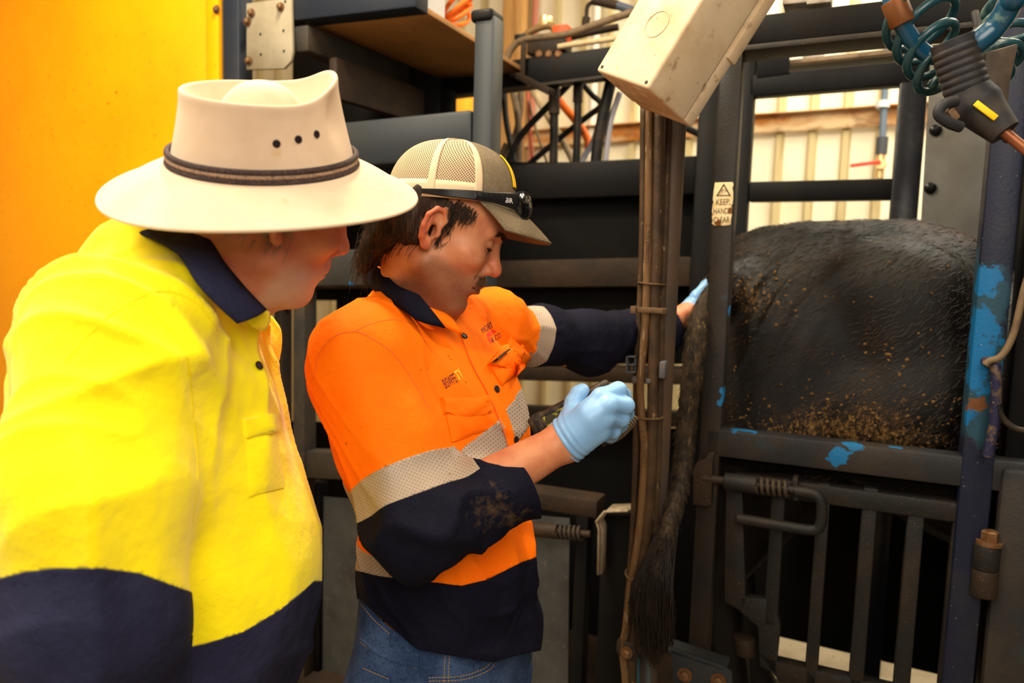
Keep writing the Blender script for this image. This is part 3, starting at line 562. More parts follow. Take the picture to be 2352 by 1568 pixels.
# ---------------------------------------------------------------- a head: x forward, y to the person's left, z up, origin between the ears
def head_field(Q, old=0.0):
    S = Q.copy(); S[..., 1] = np.abs(S[..., 1]); f = old
    E = lambda c, r: d_ell(S, c, r)
    C = lambda a, b, r0, r1: d_cap(S, a, b, r0, r1)
    d = E((-.008, 0, .053), (.095, .076, .077))
    d = smin(d, E((.038, 0, .046), (.055, .062, .055)), .03)
    d = smin(d, E((.05, 0, -.012), (.046, .056, .06)), .03)
    d = smin(d, E((.02, 0, -.03), (.05, .06+.006*f, .05)), .03)
    d = smin(d, C((.006, .054+.004*f, -.05), (.07, .02, -.09), .017+.003*f, .016), .03)
    d = smin(d, E((.045, 0, -.066), (.042, .044+.006*f, .036)), .025)
    d = smin(d, d_ell(S, (.082, 0, -.089), (.016, .021, .017)), .018)
    d = smin(d, E((.06, .046, -.004), (.028, .021, .018)), .022)
    d = smin(d, C((.089, .010, .041), (.078, .044, .041), .0095, .008), .014)
    d = smin(d, E((.084, 0, -.045), (.022, .03, .026)), .018)
    if f: d = smin(d, E((.03, 0, -.09), (.045, .04, .022)), .03)
    d = smax(d, -d_ell(S, (.100, .033, .020), (.017, .019, .013)), .014)                    # eye sockets
    lid = d_sph(S, (.0765, .032, .0205), .0152); d = smin(d, lid, .004)
    d = smax(d, -C((.0935, .018, .0165), (.0865, .046, .0160), .0020, .0018), .003)         # slit of the lowered lid
    d = smin(d, C((.0905, .0, .033), (.108, 0, -.002), .0075, .0098), .012)                 # nose
    d = smin(d, d_ell(S, (.1125, 0, -.0105), (.0125, .0125, .0115)), .008)
    d = smin(d, d_ell(S, (.1, .0128, -.0165), (.0115, .0075, .0085)), .006)
    d = smax(d, -d_ell(S, (.1055, .0068, -.0245), (.0055, .0034, .0045)), .003)
    d = smax(d, -C((.095, .0205, -.012), (.088, .027, -.036), .0018, .0016), .008)          # fold from nose to mouth
    d = smin(d, C((.1035, 0, -.0425), (.0905, .023, -.049), .0062, .004), .006)              # lips
    d = smin(d, C((.1015, 0, -.0568), (.0905, .021, -.0525), .0072, .0045), .006)
    d = smax(d, -C((.1105, 0, -.0492), (.0925, .027, -.0512), .0021, .0016), .0035)
    d = smax(d, -d_ell(S, (.1065, 0, -.0685), (.012, .02, .0055)), .012)
    # ear
    o = np.array([-.004, .0745, .003], np.float32); u = nrm([.90, -.43, 0]); w_ = nrm([-.20, .06, .98]); w_ = nrm(w_-u*(u@w_)); n = np.cross(w_, u)
    if n[1] < 0: n = -n
    R = np.stack([u, n, w_], 1).astype(np.float32); e = (S-o)@R
    er = d_ell(e, (-.006, .003, .003), (.0165, .0042, .030))
    er = smax(er, -d_ell(e, (.0, .0125, -.001), (.0095, .0145, .0140)), .003)
    er = smax(er, -d_ell(e, (-.004, .0125, .018), (.007, .0055, .009)), .004)
    H = [(.008, .004, .004), (.011, .007, .020), (.002, .009, .0335), (-.012, .011, .032), (-.021, .011, .018), (-.020, .010, .0), (-.0135, .008, -.016), (-.005, .006, -.027), (.004, .003, -.028)]
    for a, b in zip(H[:-1], H[1:]): er = smin(er, d_cap(e, a, b, .0038, .0038), .003)
    er = smin(er, d_cap(e, (-.012, .006, .018), (-.011, .007, -.006), .003, .003), .004)
    er = smin(er, d_ell(e, (-.001, .005, -.024), (.008, .0045, .0085)), .004)
    er = smin(er, d_ell(e, (.010, .005, -.003), (.0045, .004, .0065)), .004)
    er = smax(er, -d_ell(e, (.002, .013, -.002), (.0055, .010, .0065)), .003)
    return smin(d, er, .006)
def head_add(G, o, R, old=0.0, sc=1.0):
    lo = np.array([-.125, -.105, -.14])*sc; hi = np.array([.14, .105, .15])*sc
    cor = np.array([[(lo, hi)[i][0], (lo, hi)[j][1], (lo, hi)[l][2]] for i in (0, 1) for j in (0, 1) for l in (0, 1)])@R.T+o; a, b = cor.min(0), cor.max(0)
    ix = tuple(slice(max(0, np.searchsorted(G.ax[i], a[i])), np.searchsorted(G.ax[i], b[i])) for i in range(3))
    W3 = np.stack(np.meshgrid(*[G.ax[i][ix[i]] for i in range(3)], indexing='ij'), -1)
    Q = ((W3-o.astype(np.float32))@R.astype(np.float32))/np.float32(sc); G.D[ix] = smin(G.D[ix], head_field(Q.astype(np.float32), old)*sc, .025)
def frame(up, fw):
    z = nrm(up); x = nrm(np.asarray(fw)-z*(np.asarray(fw)@z)); return np.stack([x, np.cross(z, x), z], 1)
# ================================================================= the man in the orange shirt
oR = rotm(math.radians(4), math.radians(25.5), math.radians(2)); oO = np.array([-.129, 1.2527, 1.568]); H_ = lambda *p: oO+oR@np.array(p)
om_pel = at(1012, 1470, 1.29); om_nb = at(938, 690, 1.30); om_f = nrm([.85, -.53, 0]); oT = frame(om_nb-om_pel, om_f); TL = np.linalg.norm(om_nb-om_pel)
T_ = lambda *p: om_pel+oT@np.array(p)
r_sh, r_el, r_wr = at(838, 850, 1.15), at(972, 1196, 1.07), at(1298, 1012, 1.165)
l_sh, l_el, l_wr = at(1130, 765, 1.46), at(1330, 798, 1.67), at(1578, 722, 1.96)
orange_man = root('person', (om_pel[0], om_pel[1], 0), 'person in orange and navy work shirt and mesh cap looking down at a scanner', 'person')
# the gloved right hand, finger by finger
FING = {'index': ([(1352, 945, 1.15), (1380, 912, 1.155), (1420, 896, 1.175), (1432, 908, 1.205), (1418, 930, 1.22)], [.015, .0125, .0112, .0100, .0090]),
        'middle': ([(1355, 960, 1.142), (1398, 930, 1.142), (1437, 931, 1.165), (1438, 950, 1.195), (1420, 962, 1.21)], [.016, .0128, .0114, .0100, .0090]),
        'ring': ([(1350, 975, 1.145), (1392, 957, 1.145), (1426, 962, 1.17), (1424, 976, 1.198), (1405, 984, 1.21)], [.016, .0125, .0110, .0098, .0088]),
        'pinky': ([(1342, 995, 1.152), (1378, 985, 1.155), (1408, 990, 1.178), (1404, 1000, 1.2), (1390, 1004, 1.208)], [.015, .0118, .0098, .0088, .0080]),
        'thumb': ([(1305, 1000, 1.165), (1312, 955, 1.185), (1318, 925, 1.198), (1328, 905, 1.203), (1338, 896, 1.207)], [.018, .0145, .0125, .0112, .0095])}
hand = Part()
for nm_, (pt, rr) in FING.items(): hand.chain([at(*p) for p in pt], rr, .006)
hand.cap(at(1308, 1000, 1.155), at(1350, 965, 1.155), .025, .022, .02).cap(at(1312, 1018, 1.16), at(1362, 985, 1.16), .022, .02, .02)
hand.cap(r_wr, at(1318, 998, 1.16), .0285, .026, .02)
lhand = Part()
lp = [at(1596, 705, 1.99), at(1640, 668, 2.03)]
lhand.cap(l_wr, lp[0], .027, .03, .02)
for i, (dx, dy) in enumerate(((0, -22), (8, -8), (12, 8), (10, 22))): a = at(1608+dx*.4, 700+dy*.8, 2.0); lhand.chain([lp[0], a, at(1650+dx, 672+dy, 2.04), at(1672+dx, 668+dy*1.1, 2.08)], [.02, .0115, .0105, .009], .008)
lhand.chain([lp[0], at(1600, 680, 1.98), at(1622, 655, 1.99), at(1640, 640, 2.01)], [.018, .013, .012, .010], .008)
torso = Part(om_pel, oT)
torso.ell((0, 0, .0), (.12, .165, .13), .05).ell((.03, 0, .15), (.128, .16, .15), .05).ell((.03, 0, TL*.60), (.14, .162, .19), .05)
torso.ell((-.005, 0, TL-.13), (.1, .15, .10), .05)
for e in (r_sh, l_sh): torso.cap(oT.T@(om_nb+oT@np.array([-.01, 0, -.035])-om_pel), oT.T@(e-om_pel)+np.array([0, 0, .028]), .040, .048, .05)
arm_r = Part().cap(r_sh, r_el, .074, .066, .05); arm_l = Part().cap(l_sh, l_el, .074, .06, .05)
legs = Part()
for sgn in (-1, 1):
    hp = T_(0, sgn*.09, -.03); kn = np.array([hp[0]+.02, hp[1]-.01, .47]); an = np.array([hp[0], hp[1], .09]); legs.cap(hp, kn, .098, .066, .05).cap(kn, an, .066, .05, .04)
    legs.cap(an-[0, 0, .03], an+np.array([.14, -.06, -.045]), .045, .04, .03)
# body: one continuous skin
G = Grid(line_grid([(-.48, -.27, .008), (-.27, .05, .0022), (.05, .22, .004), (.22, .56, .006)]), line_grid([(.9, 1.1, .007), (1.1, 1.36, .0026), (1.36, 2.18, .008)]), line_grid([(-.01, .8, .014), (.8, 1.40, .006), (1.40, 1.76, .0022)]))
sk = Part().cap(r_el, r_wr, .047, .0285, .03).cap(r_sh, r_el, .055, .045, .03).cap(l_sh, l_el, .055, .042, .03).cap(l_el, l_wr, .042, .027, .03)
sk.cap(H_(-.030, 0, -.02), om_nb+oT@np.array([.01, 0, -.03]), .052, .060, .03).cap(H_(.03, 0, -.075), om_nb+oT@np.array([.045, 0, -.01]), .03, .04, .04)
G.add(torso, -.02).add(legs, -.012).add(sk); head_add(G, oO, oR); G.add(hand, -.002).add(lhand, -.002)
V, F = G.mesh(1); Q = (V-oO)@oR; nrmv = vnormals(V, F)
ay = np.abs(Q[:, 1]); inh = (np.linalg.norm(Q, axis=1) < .2)
sm = lambda x, a, b: np.clip((x-a)/(b-a), 0, 1)**2*(3-2*np.clip((x-a)/(b-a), 0, 1))
beard = sm(-Q[:, 2], .012, .045)*sm(Q[:, 0]+.35*-Q[:, 2], -.005, .03)*inh*(1-sm(-Q[:, 2], .15, .19))
beard *= 1-.8*np.exp(-((Q[:, 0]-.075)**2+(ay-.05)**2+(Q[:, 2]+.02)**2)/.018**2)
moust = np.exp(-((Q[:, 2]+.0335)/.0075)**2)*sm(Q[:, 0], .082, .094)*sm(.034-ay, 0, .012)
lipm = np.exp(-((Q[:, 2]+.0505)/.0085)**2)*sm(Q[:, 0], .088, .096)*sm(.024-ay, 0, .008)
red = np.maximum(np.exp(-((Q[:, 0]-.112)**2+Q[:, 1]**2+(Q[:, 2]+.01)**2)/.018**2), sm(ay, .078, .086)*(Q[:, 0] < .02)*.8)
m_skin = M('tanned_skin', srgb(202, 134, 94), .48, 0, [(srgb(184, 108, 74), 30, .4, .7), (srgb(198, 92, 64), 0, 0, 1.3, 'attr', 'red'), (srgb(190, 104, 88), 0, .2, 1.2, 'attr', 'lip'),
    (srgb(86, 54, 34), 900, .72, 2.05, 'attr', 'beard'), (srgb(60, 40, 26), 700, .95, 1.5, 'attr', 'moust'), (srgb(110, 64, 44), 160, .72, .76)], ((400, .25, .0006), (60, .12, .002)), spec=.4, sss=.12)
skin = mesh_obj('body', V, F, m_skin, orange_man, sharp=0, attrs={'beard': beard, 'moust': moust*inh, 'lip': lipm*inh, 'red': red*inh})
skin_bv = bvh_of(V, F)
# hair on the face and under the cap
m_hair = M('dark_brown_hair', srgb(40, 28, 20), .65, 0, [(srgb(84, 58, 38), (300, 300, 20), .5, .7)])
def strands(name, starts, dirs, L, r, parent, curl=.15, mat=None, drop=.6, seed=1):
    g = np.random.default_rng(seed); b = MB()
    for p, d in zip(starts, dirs):
        d = np.asarray(d, float)+g.normal(0, curl, 3); l = L*g.uniform(.6, 1.25); P = [np.asarray(p, float)]; v = nrm(d)
        for i in range(5): v = nrm(v+np.array([0, 0, -drop*.25])+g.normal(0, curl*.35, 3)); P.append(P[-1]+v*l/5)
        b.tube(P, np.linspace(r, r*.35, 6), 4, cap=False)
    o = b.build(name, mat or m_hair, parent, fix=False, sharp=0); o['kind'] = 'stuff'; return o
def brow(sy, name='eyebrow'):
    g = np.random.default_rng(5+int(sy)); st = []; dr = []
    for t in np.linspace(0, 1, 90):
        y = sy*(.012+.036*t); p0 = H_(.099-.014*t**2, y, .0405+.006*math.sin(t*2.4)-.004*t+g.normal(0, .0017)); h = skin_bv.find_nearest(Vector(p0)); st.append(np.array(h[0])); dr.append(oR@np.array([.25, sy*.9, .25])+np.array(h[1])*.4)
    return strands(name, st, dr, .011, .00045, orange_man, .12, drop=0)
for s_ in (-1, 1): brow(s_)
g_ = np.random.default_rng(3); st, dr = [], []
for i in range(380):
    y = g_.uniform(-.03, .03); z = -.0315-.0065*abs(y)/.03+g_.normal(0, .0028); h = skin_bv.find_nearest(Vector(H_(.107-14*y*y, y, z))); st.append(np.array(h[0])); dr.append(oR@np.array([.35, np.sign(y)*.5, -.7])+np.array(h[1])*.3)
strands('moustache', st, dr, .0085, .00035, orange_man, .2, M('moustache_hair', srgb(96, 66, 44), .5), drop=.3)
for s_ in (-1, 1):
    b = MB(); b.tube([np.array(skin_bv.find_nearest(Vector(H_(.0935-.0065*t*t*1.1, s_*(.018+.028*t), .0165-.002*math.sin(t*3.1))))[0])+oR@np.array([.0008, 0, 0]) for t in np.linspace(0, 1, 9)], np.array([.0012, .0015, .0018, .002, .002, .002, .0019, .0016, .001]), 6); b.build('eyelashes', M('eyelash', srgb(40, 28, 22), .6), orange_man)
hairp = Part(oO, oR)
for sy in (-1, 1):
    hairp.ell((-.045, sy*.052, -.002), (.046, .026, .038), .02).ell((-.07, sy*.035, -.035), (.022, .03, .035), .02)
for sy in (-1, 1): hairp.ell((-.022, sy*.073, .046), (.036, .005, .02), .015)
hairp.ell((-.075, 0, -.02), (.028, .055, .045), .02).ell((-.082, 0, -.07), (.016, .04, .045), .02)
lo = oO-.22; G = Grid(np.arange(lo[0], oO[0]+.12, .003), np.arange(lo[1]+.08, oO[1]+.13, .003), np.arange(oO[2]-.2, oO[2]+.14, .003)).add(hairp)
hv, hf = G.mesh(2); hv += vnormals(hv, hf)*(.0022*snoise((hv-oO)@oR*np.array([1, 1, .25]), 420, 4))[:, None]
hair = mesh_obj('hair', hv, hf, m_hair, orange_man, sharp=0)
hb = bvh_of(hv, hf); st, dr = [], []
for i in range(700):
    j = g_.integers(len(hv)); q = (hv[j]-oO)@oR
    if q[2] > .03: continue
    st.append(hv[j]-0.0); dr.append(oR@np.array([-.35, .12*np.sign(q[1]), -1.0]))
strands('hair_strands', st, dr, .024, .0005, orange_man, .16, drop=.7, seed=9)
st, dr = [], []
for i in range(140): st.append(H_(-.088+g_.normal(0, .009), g_.uniform(-.055, .04), -.05+g_.normal(0, .02))); dr.append(np.array([-.12+g_.normal(0, .12), g_.normal(0, .15), -1]))
tmp = []
for i in range(420):
    sy = -1 if i % 4 else 1; t_ = g_.uniform(0, 1); h = skin_bv.find_nearest(Vector(H_(.012+.03*t_+g_.normal(0, .006), sy*.075, .062-.028*g_.uniform(0, 1)*(1-.4*t_)))); tmp.append((np.array(h[0]), oR@np.array([-.25, 0, -1])+np.array(h[1])*.25))
for i in range(160):
    h = skin_bv.find_nearest(Vector(H_(.016+g_.normal(0, .003), -.074, .04-.05*g_.uniform(0, 1)))); tmp.append((np.array(h[0]), oR@np.array([-.1, 0, -1])+np.array(h[1])*.25))
strands('sideburn', [q[0] for q in tmp], [q[1] for q in tmp], .016, .0005, orange_man, .16, drop=.2, seed=12)
strands('hair_ends', st, dr, .06, .0005, orange_man, .14, drop=.5, seed=10)
# ---------------------------------------------------------------- shirt
sleeve_r = Part().cap(r_sh, r_el, .082, .064, .05).cap(r_el, at(1212, 1118, 1.135), .066, .046, .04).ell(at(985, 1222, 1.07), (.05, .05, .045), .04)
sleeve_l = Part().cap(l_sh, at(1240, 770, 1.58), .062, .056, .05).cap(at(1240, 770, 1.58), at(1345, 786, 1.68), .058, .062, .04).cap(at(1345, 786, 1.68), at(1500, 766, 1.88), .062, .060, .04).cap(at(1500, 766, 1.88), l_wr, .060, .045, .04)
skirt = Part(om_pel, oT).ell((.0, 0, .02), (.135, .178, .11), .04).ell((.01, 0, -.02), (.14, .18, .09), .04)
G = Grid(np.arange(-.47, .60, .004), np.arange(.94, 2.06, .0045), np.arange(.78, 1.62, .004)).add(torso, .012).add(skirt).add(sleeve_r).add(sleeve_l)
V, F = G.mesh(2)
Nn = vnormals(V, F)
def shirt_fields(V):
    dt = np.minimum(torso.eval(V, .012), skirt.eval(V)); dr_ = sleeve_r.eval(V); dl = sleeve_l.eval(V); return dt, dr_, dl
dt, dr_, dl = shirt_fields(V); px = proj(V); axr = nrm(r_el-r_sh); tr = (V-r_sh)@axr; afr = nrm(r_wr-r_el); tf = (V-r_el)@afr; tl = (V-l_sh)@nrm(l_wr-l_sh)
wr_ = 1/(1+np.exp(-(dt-dr_)/.012)); wl_ = 1/(1+np.exp(-(dt-dl)/.012)); wt_ = np.clip(1-wr_-wl_, 0, 1)
disp = .004*snoise(V, 16, 1)+.0028*snoise(V, 34, 2)
el = np.exp(-((V-r_el)**2).sum(1)/.12**2); disp += wr_*(.022*el+.007)*(folds(V, axr*.6+np.array([.35, 0, -.9]), 55, 5, .18, 2.2)-.42)
arp = np.exp(-((V-(r_sh+np.array([.10, -.02, -.06])))**2).sum(1)/.11**2); disp += .022*arp*(folds(V, np.array([.7, .2, -.7]), 36, 8, .15, 2.2)-.4)
wst = np.exp(-((V-T_(0, 0, .12))@oT[:, 2])**2/.10**2); disp += wt_*wst*.019*(folds(V, np.array([.9, -.3, .15]), 30, 11, .22, 2.2)-.4)
disp += wt_*(1-wst)*.014*(folds(V, np.array([.5, -.2, -.85]), 24, 14, .2, 2.0)-.4)
disp += wl_*.010*(folds(V, np.array([.75, .5, .55]), 30, 21, .3, 2.2)-.4)
disp += (.0048*wr_+.0055*wt_+.004*wl_)*(folds(V, axr*.5+np.array([.5, -.1, -.5]), 85, 71, .16, 2.4)-.38)*(.4+.6*np.clip(snoise(V, 9, 73)+.4, 0, 1))
V = V+Nn*disp[:, None]; px = proj(V)
def band(P3, th): a, b_, c = [at(*q) for q in P3]; n = nrm(np.cross(b_-a, c-a)); n = n if n[2] > 0 else -n; h = (V-a)@n; return h, th
def polyy(pts, X): x, y = zip(*pts); return np.interp(X, x, y)
h1, t1 = band([(795, 1118, 1.27), (1110, 1035, 1.17), (1183, 922, 1.33)], .027)
h2, t2 = band([(805, 1255, 1.30), (920, 1278, 1.17), (1205, 1110, 1.27)], .023)
tl_ = (V-at(1165, 742, 1.5))@nrm(at(1460, 785, 1.84)-at(1165, 742, 1.5)); sL = 0
A = dict(arm=dt-dr_, larm=dt-dl, tr=tr, tf=tf, tl=tl_, h1=h1, h2=h2, hem=polyy([(700, 1370), (830, 1375), (880, 1420), (960, 1490), (1060, 1508), (1130, 1520), (1195, 1502), (1300, 1480)], px[:, 0])-px[:, 1],
         nav=px[:, 1]-polyy([(700, 1300), (805, 1306), (870, 1322), (960, 1332), (1060, 1345), (1120, 1330), (1200, 1290), (1260, 1270)], px[:, 0]),
         neck=((V-om_nb)@oT[:, 2])-.012-.25*((V-om_nb)@oT[:, 0]))
T = tris(F)
TAPE0 = (at(838, 1110, 1.08)-r_sh)@axr; TR0 = .160; TR1 = .212; TL0, TL1 = .035, .078
fcut = [('tf', .10), ('arm', 0), ('larm', 0), ('tr', TR0), ('tr', TR1), ('tl', TL0), ('tl', TL1), ('h1', -t1), ('h1', t1), ('h2', -t2), ('h2', t2), ('hem', 0), ('nav', 0)]
CF = (at(1212, 1118, 1.135)-r_el)@afr-.005
for k, v in fcut+[('tf', CF)]:
    V, T, _, A = isocut(V, T, A[k]-v, A)
ce = {k: a[T].mean(1) for k, a in A.items()}
isarm = (ce['arm'] > 0) & (ce['larm'] < ce['arm']); isl = (ce['larm'] > 0) & ~isarm; ist = ~isarm & ~isl
wristL = ((V[T].mean(1)-l_wr)@nrm(l_wr-l_el)) > -.095
gone = (isarm & (ce['tf'] > CF) & (ce['tr'] > .1)) | (ist & (ce['hem'] < 0)) | (isl & wristL)
tape_r = isarm & (ce['tr'] > TR0) & (ce['tr'] < TR1) & ~((ce['tf'] > .10) & (ce['tr'] > .15))
navy_r = isarm & (((ce['tr'] >= TR1)) | ((ce['tf'] > .10) & (ce['tr'] > .15)))
tape_l = isl & (ce['tl'] > TL0) & (ce['tl'] < TL1); navy_l = isl & (ce['tl'] >= TL1)
tp1 = ist & (np.abs(ce['h1']) < t1); tp2 = ist & (np.abs(ce['h2']) < t2); navy_t = ist & (ce['nav'] > 0)
m_orange = M('fluoro_orange_drill', srgb(255, 116, 2), .75, 0, [(srgb(248, 98, 0), 6, .45, .8), (srgb(150, 70, 26), 40, .70, .74), (srgb(110, 62, 24), 90, .95, 1.1, 'spot', [(at(1035, 795, 1.16), .012)])], ((700, .15, .0006), (26, .35, .012)), spec=.12)
m_navycloth = M('navy_drill', srgb(17, 17, 31), .8, 0, [(srgb(26, 27, 42), 5, .45, .8), (srgb(92, 72, 50), 90, 1.0, 2.0, 'spot', [(at(1125, 1160, 1.06), .06), (at(1190, 1200, 1.07), .05)])], ((700, .2, .0006), (30, .5, .012)), spec=.06)
def tape_mat(name, base, axes):                         # perforated reflective tape: rows of small pin holes in the plane of the strip
    m = M(name, base, .55, .1, [(tuple(.86*x for x in base), 12, .45, .8)], (300, .12, .0006), spec=.4); nt = m.node_tree; N, L = nt.nodes, nt.links; b = N['Principled BSDF']
    g = N.new('ShaderNodeNewGeometry'); res = []
    for ax in axes:
        d = N.new('ShaderNodeVectorMath'); d.operation = 'DOT_PRODUCT'; L.new(g.outputs['Position'], d.inputs[0]); d.inputs[1].default_value = tuple(np.asarray(ax)/.0062); s = N.new('ShaderNodeMath'); s.operation = 'SINE'
        k = N.new('ShaderNodeMath'); k.operation = 'MULTIPLY'; L.new(d.outputs['Value'], k.inputs[0]); k.inputs[1].default_value = 2*math.pi; L.new(k.outputs[0], s.inputs[0]); res.append(s.outputs[0])
    a = N.new('ShaderNodeMath'); a.operation = 'MULTIPLY'; L.new(res[0], a.inputs[0]); L.new(res[1], a.inputs[1]); r_ = N.new('ShaderNodeMapRange'); L.new(a.outputs[0], r_.inputs[0]); r_.inputs[1].default_value = .62; r_.inputs[2].default_value = .8
    src = b.inputs['Base Color'].links[0].from_socket; mx = N.new('ShaderNodeMix'); mx.data_type = 'RGBA'; L.new(r_.outputs[0], mx.inputs[0]); L.new(src, mx.inputs[6]); mx.inputs[7].default_value = (*srgb(92, 82, 74), 1); L.new(mx.outputs[2], b.inputs['Base Color']); return m
TAPE = srgb(168, 150, 134)
m_tape_arm = tape_mat('reflective_sleeve_tape', TAPE, (axr, nrm(np.cross(axr, c_f)))); m_tape = tape_mat('reflective_hoop_tape', TAPE, ((.2, .1, .97), (.95, -.1, 0.1))); m_tape_l = tape_mat('reflective_tape_far_sleeve', TAPE, (nrm(l_wr-l_sh), (0, 0, 1.0)))
VN = vnormals(V, T)
def piece(name, mask, mat, parent, out=0.0, thick=0):
    v, t, _ = compact(V+VN*out, T[mask & ~gone]); o = mesh_obj(name, v, t, mat, parent, sharp=0)
    if thick: md = o.modifiers.new('thickness', 'SOLIDIFY'); md.thickness = thick; md.offset = 0
    return o
shirt = piece('work_shirt', ~(navy_r | navy_l | navy_t), m_orange, orange_man, 0, .002); shirt_bv = bvh_of(V, T[~gone])
piece('navy_sleeve', navy_r, m_navycloth, shirt, .0003, .003); piece('navy_sleeve', navy_l, m_navycloth, shirt, .0003, .003); piece('navy_shirt_tail', navy_t, m_navycloth, shirt, .0003, .003)
for mk, mt in ((tape_r, m_tape_arm), (tape_l, m_tape_l), (tp1 & ~navy_t, m_tape), (tp2 & ~navy_t, m_tape)): piece('reflective_tape', mk, mt, shirt, .0014, .0016)
def wrapped(o, th, off=0):
    md = o.modifiers.new('thickness', 'SOLIDIFY'); md.thickness = th; md.offset = off; return o
def ribbon(name, pairs, mat, parent, k=6, rows=5, th=.003, belly=.004):
    A = spline([at(*p[0]) for p in pairs], k); B = spline([at(*p[1]) for p in pairs], k); c0 = A.mean(0); g = []
    for a, b_ in zip(A, B):
        o_ = nrm((a-c0)*[1, 1, 0]); g.append([a+(b_-a)*t+o_*belly*math.sin(math.pi*t) for t in np.linspace(0, 1, rows)])
    b = MB(); b.grid(g); return wrapped(b.build(name, mat, parent, sharp=60), th)
col = ribbon('collar', [((1048, 716, 1.37), (1075, 742, 1.34)), ((1010, 690, 1.41), (1040, 715, 1.43)), ((935, 640, 1.43), (945, 690, 1.47)), ((868, 598, 1.40), (856, 650, 1.45)),
    ((843, 596, 1.345), (837, 648, 1.36)), ((873, 618, 1.265), (876, 678, 1.235)), ((913, 655, 1.205), (928, 714, 1.165)), ((945, 670, 1.185), (966, 738, 1.15)), ((963, 678, 1.18), (1023, 753, 1.16))], m_navycloth, shirt)
stand = ribbon('collar_stand', [((1052, 716, 1.36), (1052, 742, 1.36)), ((935, 652, 1.415), (935, 690, 1.42)), ((872, 612, 1.37), (865, 660, 1.37)), ((885, 640, 1.265), (885, 690, 1.265)), ((940, 684, 1.20), (940, 730, 1.20)), ((985, 706, 1.19), (1005, 745, 1.19)), ((1030, 722, 1.215), (1062, 768, 1.20))], m_orange, shirt)
# placket, pockets, buttons, embroidery
m_thread = M('orange_thread', srgb(226, 96, 20), .7); m_button = M('dark_button', srgb(40, 28, 26), .35); m_emb = M('navy_embroidery', srgb(46, 26, 48), .7); m_embY = M('yellow_embroidery', srgb(255, 214, 60), .7); m_embR = M('red_embroidery', srgb(220, 52, 24), .7)
def strip(name, bv, left, right, mat, parent, th=.0035, k=8):
    Lp, Rp = spline(left, k), spline(right, k); rows = []
    for a, c in zip(Lp, Rp):
        r = []
        for t in np.linspace(0, 1, 5):
            P, n = hit(bv, *(a+(c-a)*t), 0)
            if P is None: break
            r.append(P+n*th*(1 if 0 < t < 1 else .35))
        if len(r) == 5: rows.append(r)
    b = MB(); b.grid(rows); return b.build(name, mat, parent, sharp=60)
strip('placket', shirt_bv, [(1046, 745), (1082, 838), (1118, 905), (1152, 985), (1166, 1035)], [(1080, 752), (1112, 838), (1148, 905), (1178, 985), (1190, 1035)], m_orange, shirt)
seam('placket_edge', shirt_bv, [(1046, 745), (1082, 838), (1118, 905), (1152, 985), (1166, 1035)], .0009, m_thread, shirt, .003)
def button(bv, x, y, r=.0062, parent=shirt, mat=None):
    P, n = hit(bv, x, y, .003)
    b = MB(); b.lathe(P, n, [(r*.85, 0), (r, .0012), (r, .0022), (r*.8, .0028), (r*.65, .002), (0.0005, .002)], 18)
    return b.build('button', mat or m_button, parent)
button(shirt_bv, 1063, 775); button(shirt_bv, 1137, 895); button(shirt_bv, 1181, 1010)
pk = patch('chest_pocket', shirt_bv, ((1018, 934), (1122, 930), (1120, 985), (1036, 1016)), m_orange, shirt, .003, puff=.006)
patch('pocket_flap', shirt_bv, ((1010, 915), (1122, 912), (1126, 944), (1018, 950)), m_orange, shirt, .007, puff=.005, edge=lambda u, v: (0, 14*v*math.sin(math.pi*u)), wob=.002)
patch('chest_pocket', shirt_bv, ((1124, 845), (1200, 790), (1212, 840), (1150, 885)), m_orange, shirt, .004, puff=.010)
patch('pocket_flap', shirt_bv, ((1117, 838), (1170, 770), (1213, 812), (1170, 862)), m_orange, shirt, .010, puff=.014, wob=.004)
strip('pen_slot', shirt_bv, [(1117, 839), (1128, 830), (1141, 818)], [(1121, 842), (1132, 833), (1145, 821)], m_button, shirt, .027)
text_on('embroidered_word', shirt_bv, 'BISWFE', ((1023, 893), (1051, 876), (1039, 856), (1012, 871)), m_emb, shirt)
text_on('embroidered_word', shirt_bv, 'TY', ((1052, 875), (1064, 866), (1051, 846), (1040, 855)), m_embY, shirt)
text_on('embroidered_word', shirt_bv, 'MORT', ((1108, 767), (1132, 751), (1125, 738), (1102, 755)), m_emb, shirt)
text_on('embroidered_word', shirt_bv, '& CO', ((1129, 789), (1150, 773), (1145, 761), (1124, 777)), m_emb, shirt)
patch('embroidered_emblem', shirt_bv, ((1116, 768), (1131, 756), (1140, 761), (1119, 777)), m_embR, shirt, .0012, 6, 4); patch('embroidered_emblem', shirt_bv, ((1118, 778), (1124, 776), (1129, 786), (1125, 788)), m_embR, shirt, .0012, 4, 4)
seam('shoulder_seam', shirt_bv, [(722, 870), (735, 810), (770, 772), (815, 762), (850, 775), (905, 815), (950, 880), (985, 940)], .0012, m_thread, shirt)
seam('yoke_seam', shirt_bv, [(815, 762), (850, 745), (905, 735), (960, 750)], .0010, m_thread, shirt)
seam('side_seam', shirt_bv, [(897, 1225), (896, 1300), (893, 1340), (884, 1400)], .0010, m_thread, shirt)
stitches('tail_stitching', shirt_bv, [(899, 1335), (893, 1360), (884, 1385), (882, 1402)], m_thread, shirt); stitches('tail_stitching', shirt_bv, [(909, 1335), (903, 1360), (894, 1385), (893, 1404)], m_thread, shirt)
cu_ = at(1212, 1118, 1.135); b = MB(); e1 = nrm(np.cross(afr, cz)); e2 = np.cross(afr, e1)
